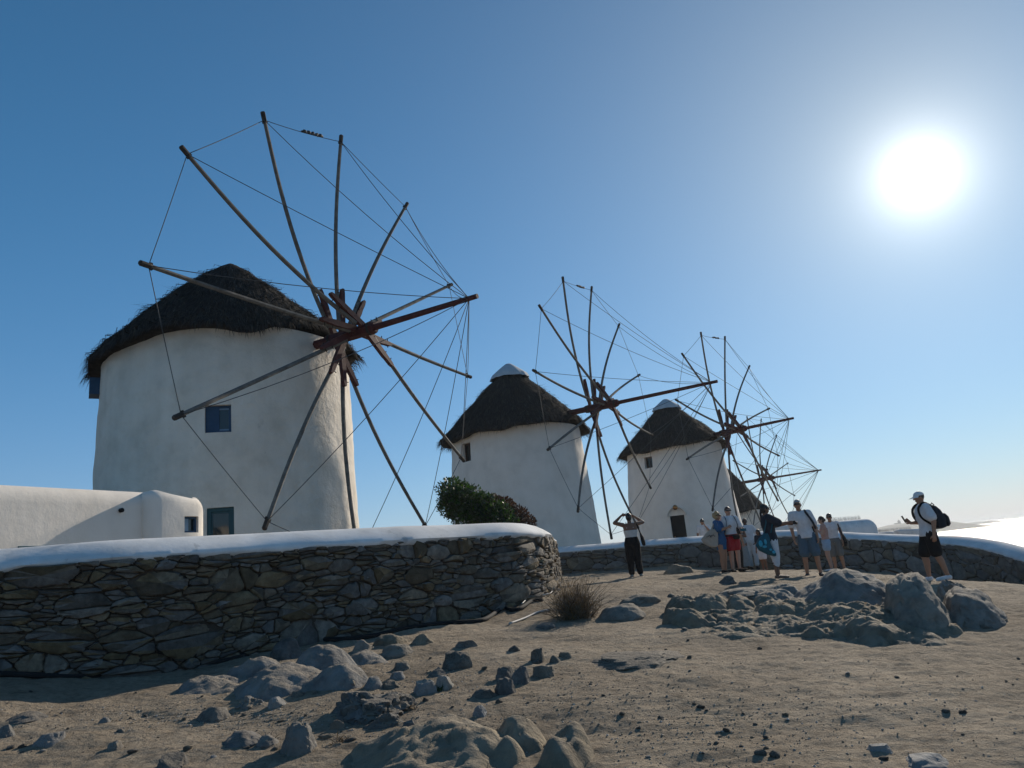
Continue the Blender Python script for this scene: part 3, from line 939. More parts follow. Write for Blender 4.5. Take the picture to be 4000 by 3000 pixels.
def windmill(label, C, zb, ze, rb, rt, rim_r, rim_z, apex_z, H, az, phase, Rw, bow, rope_r, seed, openings, mat, n_straw, cap, detail=True, drop=None):
    root = empty('windmill', (C[0], C[1], zb))
    tag(root, label, 'windmill', 'windmills in a row on the terrace')
    mb = MB(); n, m_ = 112, 34
    vs, fs = [], []
    top = rim_z + .1
    for i in range(m_ + 1):
        z = zb - .4 + (top - zb + .4) * i / m_
        t = (z - zb) / (ze - zb)
        for k in range(n):
            a = 2 * math.pi * k / n
            r = rb + (rt - rb) * t + .03 * n3((math.cos(a) * 2.5, math.sin(a) * 2.5, z * .8), .8, seed) + .022 * n3((math.cos(a) * 3, math.sin(a) * 3, z), 2.8, seed + 3)
            vs.append(V(C[0] + math.sin(a) * r, C[1] + math.cos(a) * r, z))
    for i in range(m_):
        for k in range(n): fs.append((i * n + k, i * n + (k + 1) % n, (i + 1) * n + (k + 1) % n, (i + 1) * n + k))
    fs.append(tuple(reversed(range(n)))); fs.append(tuple(m_ * n + k for k in range(n)))
    fs = [tuple(reversed(f)) for f in fs]
    mb.add(vs, fs)
    me = mb.mesh('tower', root)
    cut = MB()
    spec = []
    for kind, oa, z, w, h in openings:
        a = R_(oa); t = (z - zb) / (ze - zb); r = rb + (rt - rb) * t
        nrm = V(math.sin(a), math.cos(a), 0); sd = V(math.cos(a), -math.sin(a), 0)
        c = V(C[0], C[1], z) + nrm * r
        spec.append((kind, c, nrm, sd, w, h))
        cut.box(c, sd * w / 2, nrm * .34, V(0, 0, h / 2))
    if spec:
        cm = cut.mesh('cutter', root)
        bmx = bmesh.new(); bmx.from_mesh(me); bmesh.ops.recalc_face_normals(bmx, faces=bmx.faces); bmx.to_mesh(me); bmx.free()
        bmx = bmesh.new(); bmx.from_mesh(cm); bmesh.ops.recalc_face_normals(bmx, faces=bmx.faces); bmx.to_mesh(cm); bmx.free()
        me = evaluated(me, [('BOOLEAN', dict(operation='DIFFERENCE', solver='EXACT', object=0))], [cm])
    tower = finish(me, 'tower', mat, root, True, 40)
    for kind, c, nrm, sd, w, h in spec:
        up = V(0, 0, 1)
        if kind == 'blue_window':
            b = c - nrm * .16; f = MB(); f.ring(b, sd, up, nrm, w, h, .06, .03)
            wi = f.build('window', M['blue'], root, smooth=False)
            f = MB(); f.box(b + sd * (w * .22) + nrm * .036, sd * w * .25, nrm * .012, up * (h / 2 - .02))
            sh = f.build('shutter', M['blue'], wi, smooth=False)
            f = MB(); f.ring(b - sd * w * .2 + nrm * .012, sd, up, nrm, w * .5, h - .12, .035, .015); f.build('sash', M['pale_blue'], wi, smooth=False)
            f = MB(); f.box(b - sd * w * .2, sd * w * .24, nrm * .006, up * (h / 2 - .06)); f.build('pane', M['glass'], wi, smooth=False)
        elif kind == 'teal_window':
            b = c - nrm * .12; f = MB(); f.ring(b, sd, up, nrm, w, h, .08, .04)
            wi = f.build('window', M['teal'], root, smooth=False)
            f = MB(); f.ring(b - nrm * .01, sd, up, nrm, w - .165, h - .165, .035, .02); f.build('sash', M['teal'], wi, smooth=False)
            f = MB(); f.box(b - nrm * .02, sd * (w / 2 - .09), nrm * .006, up * (h / 2 - .09)); f.build('pane', M['glass'], wi, smooth=False)
        elif kind == 'brown_window':
            b = c - nrm * .2; f = MB(); f.ring(b, sd, up, nrm, w, h, .06, .03)
            wi = f.build('window', M['brownwood'], root, smooth=False)
            f = MB(); f.box(b, sd * .018, nrm * .022, up * (h / 2 - .062)); f.build('mullion', M['brownwood'], wi, smooth=False)
            f = MB(); f.box(b - nrm * .025, sd * (w / 2 - .05), nrm * .002, up * (h / 2 - .05)); f.build('pane', M['glass'], wi, smooth=False)
        elif kind == 'side_shutter':
            f = MB(); f.box(c + nrm * .08, sd * w / 2, nrm * .13, up * h / 2)
            f.build('shutter', M['blue'], root, smooth=False)
        elif kind == 'door':
            b = c - nrm * .22; f = MB()
            f.box(b, sd * w / 2, nrm * .03, up * h / 2)
            dr = f.build('door', M['black'], root, smooth=False)
            f = MB(); f.ellipsoid(b + sd * w * .36 + nrm * .06, .035, .035, .035, n=8, m=6); f.build('handle', M['brass'], dr)
            # whitewashed arch standing proud over the doorway
            f = MB(); vs, fs = [], []
            for k in range(13):
                th = math.pi * k / 12
                for rr in (w * .62, w * .7):
                    for q in (-.1, .05):
                        vs.append(c + up * (h / 2 - .02) + sd * math.cos(th) * rr + up * math.sin(th) * rr * .95 + nrm * q)
            for k in range(12):
                a_ = k * 4
                for i, j in ((0, 1), (1, 3), (3, 2), (2, 0)): fs.append((a_ + i, a_ + j, a_ + 4 + j, a_ + 4 + i))
            f.add(vs, fs); f.build('door_arch', M['plaster'], root)
            f = MB(); lc = c + up * (h / 2 + .4) + nrm * .12
            f.ellipsoid(lc, .13, .13, .13, n=14, m=10); f.tube([lc - nrm * .25, lc - nrm * .05], .03, 8)
            f.build('door_lamp', M['brass'], root)
    thatch_roof(root, C, rim_r, rim_z, apex_z, seed, n_straw, cap, drop, R_(az))
    a = R_(az)
    wheel(root, H, (math.sin(a), math.cos(a), .0), phase, Rw, bow, rope_r, seed, detail)
    return root

def axis_pt(H, az, L):
    return (H[0] - math.sin(R_(az)) * L, H[1] - math.cos(R_(az)) * L)
H1, H2, H3, H4 = (-3.841, 17.321, 7.549), (3.625, 30.456, 7.777), (11.388, 38.993, 7.451), (20.566, 63.34, 6.746)
C1, C2, C3, C4 = axis_pt(H1, 118.1, 4.25), axis_pt(H2, 120.5, 4.3), axis_pt(H3, 131.5, 3.7), axis_pt(H4, 132.0, 3.6)
def azi(C):      # azimuth from a tower's axis to the camera
    return math.degrees(math.atan2(-C[0], -C[1]))
windmill('nearest and largest windmill, its blue-framed window beside a low white annexe', C1, 1.5, 7.75, 3.24, 3.12, 3.42, 7.72, 10.72, H1, 118.1, R_(119.44), 5.5, 3.49, .0085, 1,
         [('blue_window', azi(C1) + 5.2, 5.53, .56, .64), ('teal_window', azi(C1) + 4.4, 3.1, .56, .84), ('side_shutter', azi(C1) + 80, 6.95, .5, .42)], M['plaster_old'], 21000, False, drop=R_(azi(C1) + 80))
windmill('windmill behind the wind-bent green shrub, grey cap on its thatch', C2, 1.6, 7.3, 3.24, 2.85, 3.36, 7.18, 10.45, H2, 120.5, R_(113.28), 5.5, 4.76, .009, 2,
         [('brown_window', azi(C2) + 47, 6.45, .55, .78)], M['plaster'], 13000, True)
windmill('white windmill with a dark arched doorway and copper lamp above it', C3, 1.3, 7.0, 3.15, 2.6, 3.08, 7.0, 9.85, H3, 131.5, R_(108.2), 5.5, 3.11, .01, 3,
         [('brown_window', azi(C3) + 31, 6.3, .5, .6), ('door', azi(C3) + 6, 2.3, .72, 2.1)], M['plaster'], 9000, True)
windmill('farthest windmill, ragged low thatch, half hidden behind the doorway mill', C4, -1.4, 4.6, 3.2, 2.6, 3.0, 4.2, 8.5, H4, 132.0, R_(105.6), 5.5, 4.54, .014, 4,
         [], M['plaster_old'], 6000, False, detail=False)

# ------------------------------------------------------------------ white annexe beside the nearest mill
def prism(poly, z0, z1):
    n = len(poly)
    return [(p[0], p[1], z0) for p in poly] + [(p[0], p[1], z1) for p in poly], [tuple(reversed(range(n))), tuple(range(n, 2 * n))] + [(i, (i + 1) % n, n + (i + 1) % n, n + i) for i in range(n)]
def plaster_block(name, poly, z0, z1s, bev, parent, mat, cut=None, seg=5, top_only=False):
    vs, fs = prism(poly, z0, 0)
    n = len(poly)
    z1s = z1s if hasattr(z1s, '__len__') else [z1s] * n
    vs = vs[:n] + [(p[0], p[1], z) for p, z in zip(poly, z1s)]
    mb = MB(); mb.add(vs, fs)
    me = mb.mesh(name, parent)
    bmx = bmesh.new(); bmx.from_mesh(me); bmesh.ops.recalc_face_normals(bmx, faces=bmx.faces); bmx.to_mesh(me); bmx.free()
    mods = [('BEVEL', dict(width=bev, segments=seg, limit_method='ANGLE', angle_limit=R_(25)))]
    others = []
    if cut is not None:
        cm = cut.mesh('cutter', parent)
        bmx = bmesh.new(); bmx.from_mesh(cm); bmesh.ops.recalc_face_normals(bmx, faces=bmx.faces); bmx.to_mesh(cm); bmx.free()
        others = [cm]; mods.append(('BOOLEAN', dict(operation='DIFFERENCE', solver='EXACT', object=0)))
    me = evaluated(me, mods, others)
    return finish(me, name, mat, parent, True, 50)

A0 = at(0, 2000, 10.35)
dr = V(math.sin(R_(25.5)), math.cos(R_(25.5)), 0)         # run of the front wall, almost along the sun's rays
nr = V(dr[1], -dr[0], 0)                                   # its outward normal (to the right, towards the viewer)
def on_line(px, off):      # where the sight line at px meets the wall line shifted outwards by off
    v = ray(px, 2000); o_ = A0 + nr * off
    # solve t*v_xy = o_xy + s*dr_xy
    Mx = np.array([[v[0], -dr[0]], [v[1], -dr[1]]]); t, s_ = np.linalg.solve(Mx, o_[:2])
    return V(v[0] * t, v[1] * t, 0)
P_start = A0 - dr * 4
P_in = on_line(556, 0.0)
P_c0 = P_in + nr * .24
P_r0 = on_line(768, .24)
P_r1 = P_r0 + dr * .30 - nr * .10
P_r2 = P_r1 + dr * .1 - nr * .45
back1 = P_start - nr * 4
ann = empty('white_annexe', (P_in[0], P_in[1], 1.5))
tag(ann, 'low whitewashed annexe with rounded roof edge left of the nearest windmill', 'building')
zA = at(0, 1893, 10.35)[2]
zB = at(540, 1915, P_in[1])[2]
mid = P_in - nr * 3.2
plaster_block('wall', [P_start[:2], (P_in + dr * .55)[:2], (mid + dr * .55)[:2], back1[:2]], 1.0, [zA + .05, zB, zB, zA + .05], .28, ann, M['plaster'])
cut = MB()
wc = on_line(750, .24)
zw = at(752, 2048, wc[1])[2]
cut.box(V(wc[0], wc[1], zw), dr * .155, nr * .25, V(0, 0, .14))
plaster_block('end_block', [P_c0[:2], P_r0[:2], P_r1[:2], P_r2[:2], (P_in - nr * 2.6 + dr * .02)[:2], (P_in + dr * .004 - nr * .2)[:2]], 1.0, [zB + .01, zB - .05, zB - .16, zB - .16, zB, zB + .01], .2, ann, M['plaster'], cut)
mb = MB(); b_ = V(wc[0], wc[1], zw) - nr * .1
mb.ring(b_, dr, V(0, 0, 1), nr, .31, .28, .035, .03)
wi = mb.build('window', M['blue'], ann, smooth=False)
mb = MB(); mb.box(b_ - dr * .07 + nr * .012, dr * .06, nr * .01, V(0, 0, .12)); mb.build('shutter', M['pale_blue'], wi, smooth=False)
mb = MB(); mb.box(b_ - nr * .02, dr * .14, nr * .004, V(0, 0, .125)); mb.build('pane', M['glass'], wi, smooth=False)
dp = on_line(470, 0); zd = at(470, 1994, dp[1])[2]
mb = MB(); c = V(dp[0], dp[1], zd); mb.tube([c - nr * .1, c + nr * .05], .036, 12); mb.build('drain_pipe', M['black'], ann)
mb = MB(); p0, p1 = on_line(78, 0), on_line(205, 0); c = (p0 + p1) / 2; c[2] = at(140, 2146, c[1])[2]
mb.box(c, (p1 - p0) / 2, nr * .02, V(0, 0, .05)); mb.build('vent_slot', M['teal'], ann, smooth=False)

# ------------------------------------------------------------------ low white houses beyond the far wall
def spike_row(parent, a, b, n, h, seed):
    rng = random.Random(seed); mb = MB(); mb2 = MB()
    for k in range(n):
        p = a + (b - a) * (k + rng.uniform(.2, .8)) / n
        for s in (-1, 1):
            d = V(s * rng.uniform(.02, .06), rng.uniform(-.04, .04), h * rng.uniform(.7, 1.05))
            mb.tube([p, p + d * .6, p + d], [.007, .006, .003], 4)
    o = mb.build('spike_row', M['pipe'], parent, kind='stuff')
hs = empty('white_house', at(3300, 2090, 33.5))
tag(hs, 'low white rounded house with a row of spikes on top beyond the wall', 'house')
def zpx(px, py, Y): return at(px, py, Y)[2]
pA, pB = at(3195, 2060, 32.5), at(3432, 2060, 33.5)
bk = V(1.2, 4.5, 0)
plaster_block('wall', [pA[:2], pB[:2], (pB + bk)[:2], (pA + bk)[:2]], -3, [zpx(3195, 2040, 32.5), zpx(3400, 2024, 33.5), zpx(3400, 2024, 33.5), zpx(3195, 2040, 32.5)], .42, hs, M['coping'])
spike_row(hs, at(3205, 2042, 33.2), at(3362, 2030, 34.2), 46, .2, 3)
hs2 = empty('white_house', at(3120, 2080, 30.5))
tag(hs2, 'white flat parapet just behind the outstretched arms and the far wall', 'house')
pA, pB = at(3030, 2080, 30.2), at(3230, 2080, 30.6)
plaster_block('wall', [pA[:2], pB[:2], (pB + V(.6, 1.6, 0))[:2], (pA + V(.4, 1.6, 0))[:2]], -2, [zpx(3030, 2052, 30.2), zpx(3230, 2046, 30.6), zpx(3230, 2046, 30.6), zpx(3030, 2052, 30.2)], .1, hs2, M['coping'])
spike_row(hs2, at(3040, 2053, 30.8), at(3220, 2047, 31.2), 40, .14, 4)
hs3 = empty('white_house', at(3520, 2085, 42))
tag(hs3, 'small far white roof between the spiked house and the man in the cap', 'house')
pA, pB, pC = at(3424, 2078, 42), at(3520, 2078, 41), at(3610, 2078, 40)
plaster_block('wall', [pA[:2], pB[:2], pC[:2], (pC + V(2, 4, 0))[:2], (pA + V(1, 4, 0))[:2]], -4, [zpx(3424, 2080, 42), zpx(3520, 2074, 41), zpx(3600, 2076, 40), zpx(3600, 2076, 40), zpx(3424, 2082, 42)], .2, hs3, M['coping'])
pA2, pB2 = at(3510, 2078, 40.2), at(3612, 2078, 39.6)
plaster_block('parapet', [pA2[:2], pB2[:2], (pB2 + V(.4, 1, 0))[:2], (pA2 + V(.2, 1, 0))[:2]], -4, [zpx(3510, 2068, 40.2), zpx(3600, 2066, 39.6), zpx(3600, 2066, 39.6), zpx(3510, 2068, 40.2)], .12, hs3, M['coping'])
spike_row(hs3, at(3428, 2078, 41.6), at(3560, 2066, 40.4), 40, .16, 5)

# ------------------------------------------------------------------ plants
def leaf_cloud(blobs, n, size, seed):
    rng = random.Random(seed); V_, F_ = [], []
    tot = sum(b[1] * b[2] * b[3] for b in blobs)
    for c, rx, ry, rz in blobs:
        for _ in range(int(n * rx * ry * rz / tot)):
            d = unit(V(rng.gauss(0, 1), rng.gauss(0, 1), rng.gauss(0, 1))) * (rng.random() ** .33)
            lump = 1 + .22 * n3(d, 3.0, seed)
            p = np.asarray(c) + d * V(rx, ry, rz) * lump
            t = unit(unit(d) * .7 + V(rng.gauss(0, .6), rng.gauss(0, .6), rng.gauss(0, .6) + .2))
            s = unit(np.cross(t, V(rng.gauss(0, 1), rng.gauss(0, 1), rng.gauss(0, 1))))
            l, w = size * rng.uniform(.7, 1.35), size * rng.uniform(.2, .32)
            k = len(V_)
            V_ += [p, p + t * l * .5 + s * w, p + t * l, p + t * l * .5 - s * w]
            F_ += [(k, k + 1, k + 2, k + 3)]
    mb = MB(); mb.v, mb.f = V_, F_
    return mb
YB = 18.4
bs = empty('wind_bent_shrub', at(1890, 2130, YB) * V(1, 1, 0) + V(0, 0, 1.5))
tag(bs, 'dense wind-bent green shrub leaning left over the white coping', 'shrub')
px2m = YB / FPX * 1.03
def bl(px, py, rx, rz, dy=0): return (at(px, py, YB + dy), rx * px2m, .55 + .2 * rx * px2m, rz * px2m)
green = [bl(1770, 1925, 62, 55), bl(1815, 1960, 85, 62), bl(1750, 1975, 40, 45), bl(1880, 1985, 75, 55), bl(1935, 2010, 70, 48, -.2), bl(1850, 2010, 90, 40), bl(1960, 2035, 60, 35, -.3)]
leaf_cloud(green, 9500, .085, 5).build('foliage', M['leaf'], bs, smooth=False, kind='stuff')
dry = [bl(1960, 1985, 55, 42, .3), bl(2010, 2015, 55, 36, .2), bl(2055, 2040, 38, 24, .2), bl(1925, 1965, 40, 28, .3)]
leaf_cloud(dry, 3600, .075, 6).build('dry_foliage', M['leaf_dry'], bs, smooth=False, kind='stuff')
mb = MB(); rng = random.Random(8)
root_p = at(2000, 2100, YB); root_p[2] = 1.5
for c, *_ in green + dry:
    mb.tube([root_p + V(rng.uniform(-.1, .1), rng.uniform(-.1, .1), 0), (root_p + c) / 2 + V(0, 0, .1), c], [.035, .022, .008], 5)
mb.build('stem', M['twig'], bs)

db = hit(2250, 2412)
br = empty('dry_bush', db)
tag(br, 'dry brown thorny bush at the foot of the end of the near wall', 'bush')
mb = MB(); rng = random.Random(12)
for k in range(420):
    a, tl = rng.uniform(0, 2 * math.pi), rng.uniform(.15, 1.15)
    p = db + V(rng.gauss(0, .13), rng.gauss(0, .1), -.02)
    d = unit(V(math.sin(tl) * math.cos(a) * .95, math.sin(tl) * math.sin(a) * .8, math.cos(tl)))
    ln = rng.uniform(.28, .72) * (1 - .25 * tl)
    q1 = p + d * ln * .5 + V(rng.gauss(0, .03), rng.gauss(0, .03), 0)
    q2 = q1 + (d + V(rng.gauss(0, .4), rng.gauss(0, .4), rng.gauss(0, .25))) * ln * .5
    mb.tube([p, q1, q2], [.0045, .0035, .002], 3, cap=False)
    for _ in range(3):
        f = rng.uniform(.3, 1); s0 = p + (q2 - p) * f
        mb.tube([s0, s0 + V(rng.gauss(0, .07), rng.gauss(0, .07), rng.uniform(-.02, .1))], [.0028, .0012], 3, cap=False)
mb.build('twigs', M['twig'], br, kind='stuff')

# small weeds
rng = random.Random(77)
for px, py, lab in ((1715, 2700, 'tiny green weed tuft between the two pale split stones'), (1610, 2770, 'tiny dry weed tuft at the right end of the schist outcrop'), (1040, 2900, 'tiny dry weed tuft left of the cracked upright rock'), (1330, 2900, 'tiny dry weed tuft between the cracked rock and the biggest dome')):
    p = hit(px, py); mb = MB()
    for _ in range(22):
        d = V(rng.gauss(0, .6), rng.gauss(0, .6), rng.uniform(.4, 1)); d = unit(d) * rng.uniform(.03, .1)
        q = p + V(rng.gauss(0, .03), rng.gauss(0, .03), 0)
        mb.tube([q, q + d * .6, q + d + V(0, 0, -.01)], [.003, .003, .001], 3, cap=False)
    o = thing_mesh(mb, 'weed_tuft', M['leaf'] if px > 1700 else M['twig'], p, lab, 'weeds', 'weed tufts among the stones')

# ------------------------------------------------------------------ hoses along the foot of the near wall
def hose(name, pxs, r, mat, label, lift=0.0):
    P = [hit(x, y) + V(0, 0, r * .7 + lift) for x, y in pxs]
    P = smooth_path(P, .12)
    mb = MB(); mb.tube(list(P), r, 7)
    thing_mesh(mb, name, mat, P[len(P) // 2], label, 'hose')
hose('water_hose', [(-60, 2640), (45, 2643), (316, 2649), (588, 2628), (814, 2600), (1000, 2552), (1130, 2492), (1294, 2505), (1450, 2492), (1588, 2460), (1740, 2440), (1881, 2430), (1960, 2384), (2020, 2388), (2080, 2352), (2120, 2350)], .035, M['hose'], 'black water hose lying along the foot of the near stone wall')
hose('water_pipe', [(1990, 2440), (2050, 2418), (2100, 2395), (2150, 2385)], .018, M['pipe'], 'short pale pipe lying aslant on the dirt in front of the dry bush')
hose('cable', [(2040, 2372), (2075, 2340), (2110, 2338), (2150, 2330), (2165, 2312), (2190, 2316)], .01, M['pipe'], 'thin white cable curling at the corner of the near stone wall', .05)

# ------------------------------------------------------------------ rocks
def rock_mesh(c, X, Y, sx, sy, sz, seed, style, sub=4, prof=None):
    """prof: outline of the top as (-1..1 along X, 0..1 of sz)"""
    rng = random.Random(seed)
    bm = bmesh.new()
    bmesh.ops.create_icosphere(bm, subdivisions=sub, radius=1.0)
    planes = []
    for _ in range({'dome': 4, 'block': 10, 'slab': 9, 'jag': 9}[style]):
        d = unit(V(rng.gauss(0, 1), rng.gauss(0, 1), abs(rng.gauss(0, .7)) if style != 'block' else rng.gauss(0, .8)))
        planes.append((d, rng.uniform(.58, .85) if style != 'dome' else rng.uniform(.72, .95)))
    if style == 'slab': planes.append((unit(V(rng.gauss(0, .15), rng.gauss(0, .15), 1)), .62))
    f1, a1 = {'dome': (1.3, .2), 'block': (1.1, .12), 'slab': (1.2, .1), 'jag': (1.5, .17)}[style]
    f2, a2 = {'dome': (3.4, .075), 'block': (3.6, .06), 'slab': (4, .06), 'jag': (4.2, .13)}[style]
    s0 = seed * 3.7
    mb = MB(); vs = []
    for v in bm.verts:
        p = V(*v.co)
        if prof is not None:
            q = math.sqrt(max(.02, 1 - p[0] * p[0]))
            T = np.interp(p[0], [a for a, _ in prof], [b for _, b in prof])
            e = (1 - abs(p[0]) ** 5)
            p = V(p[0], p[1] / q * max(e, .12), p[2] / q * (T if p[2] > 0 else .6))
            for d, k in planes[:3]:
                ex = p @ d - k
                if ex > 0 and abs(d[2]) < .5: p = p - d * ex * .7
        else:
            for d, k in planes:
                e = p @ d - k
                if e > 0: p = p - d * e * (.9 if style != 'dome' else .65)
        nrm = unit(p)
        am = .5 if prof is not None else 1.0
        rid = 1 - abs(n3(p, f2 * .8, s0 + 21)) * 2.2
        p = p + nrm * (a1 * am * n3(p, f1, s0) + a2 * n3(p, f2, s0 + 5) + a2 * .55 * n3(p, f2 * 2.3, s0 + 9) + a2 * .3 * n3(p, f2 * 5, s0 + 2) - a2 * .7 * max(0, rid - .72) * 3)
        if style in ('jag', 'slab'):           # layered schist
            p[2] += .05 * math.sin(p[2] * 14 + 3 * n3(p, 1.5, s0))
        fl = 1 + .28 * max(0, .45 - max(p[2], 0)) if sub > 2 else 1
        vs.append(c + X * p[0] * sx * fl + Y * p[1] * sy * fl + V(0, 0, 1) * p[2] * sz)
    fs = [tuple(q.index for q in f.verts) for f in bm.faces]
    bm.free()
    mb.add(vs, fs)
    return mb
def project(P):
    v = np.asarray(P) - EYE
    z = v @ _f
    return np.stack([2000 + FPX * (v @ CR) / z, 1500 - FPX * (v @ CU) / z], -1)
RK = 0
def rock(x0, x1, yt, yb, style, mat, label, group=None, sub=4, depth=None, prof=None):
    """a rock whose seen outline spans these pixels, standing on the ground where its foot shows"""
    global RK
    RK += 1
    rng = random.Random(RK * 17)
    p = hit((x0 + x1) / 2, yb)
    dist = np.linalg.norm(p - EYE)
    w = (x1 - x0) / FPX * dist * .98
    al = math.atan2(EYE[2] - p[2], math.hypot(p[0], p[1]))
    hp = (yb - yt) / FPX * dist
    if style == 'dome':
        dep = depth if depth else min(w * rng.uniform(.7, .95), max(.3 * w, hp / max(math.sin(al), .05) * .85))
        h = max(hp - dep * math.sin(al) * .8, .22 * hp, .03) / math.cos(al)
    else:
        dep = depth if depth else min(w * rng.uniform(.6, .8), max(.25 * w, hp / max(math.sin(al), .05) * .62))
        h = max(hp - dep * math.sin(al) * .62, .3 * hp, .04) / math.cos(al)
    fw = unit(V(p[0], p[1], 0)); rg = V(fw[1], -fw[0], 0)
    c = p + fw * dep * .42
    zg = min(p[2], gz(c[0], c[1]))
    c[2] = zg
    an = rng.uniform(-.15, .15) if prof is None else 0
    X = math.cos(an) * rg + math.sin(an) * fw; Yv = -math.sin(an) * rg + math.cos(an) * fw
    if prof is not None:
        px_ = [a for a, _ in prof]
        prof = [(-1 + 2 * (a - x0) / (x1 - x0), max(.1, (yb - b) / (yb - yt))) for a, b in prof]
    mb = rock_mesh(c, X, Yv, w * .54, dep * .54, h, RK, style, sub, prof)
    vs = np.array(mb.v)
    for _ in range(3):                      # bring the crest to the height the photograph shows
        top = project(vs)[:, 1].min()
        f_ = (yb - yt) / max(yb - top, 4)
        vs[:, 2] = zg + (vs[:, 2] - zg) * min(max(f_, .35), 1.8)
    ext = project(vs)[:, 0]; kx = (x1 - x0) / max(ext.max() - ext.min(), 4)
    kx = min(max(kx, .6), 1.5)
    rel = (vs - c) @ rg
    vs = vs + np.outer(rel * (kx - 1), rg)
    mb.v = [tuple(q) for q in vs]
    return thing_mesh(mb, 'rock', mat, V(c[0], c[1], p[2]), label, 'rock', group, angle=26 if style != 'dome' else 50)
D, K, PL = M['rock'], M['rock_dark'], M['rock_pale']
SG = 'weathered stones half sunk in the foreground dirt'
SL = 'weathered grey stone half sunk in the foreground dirt'
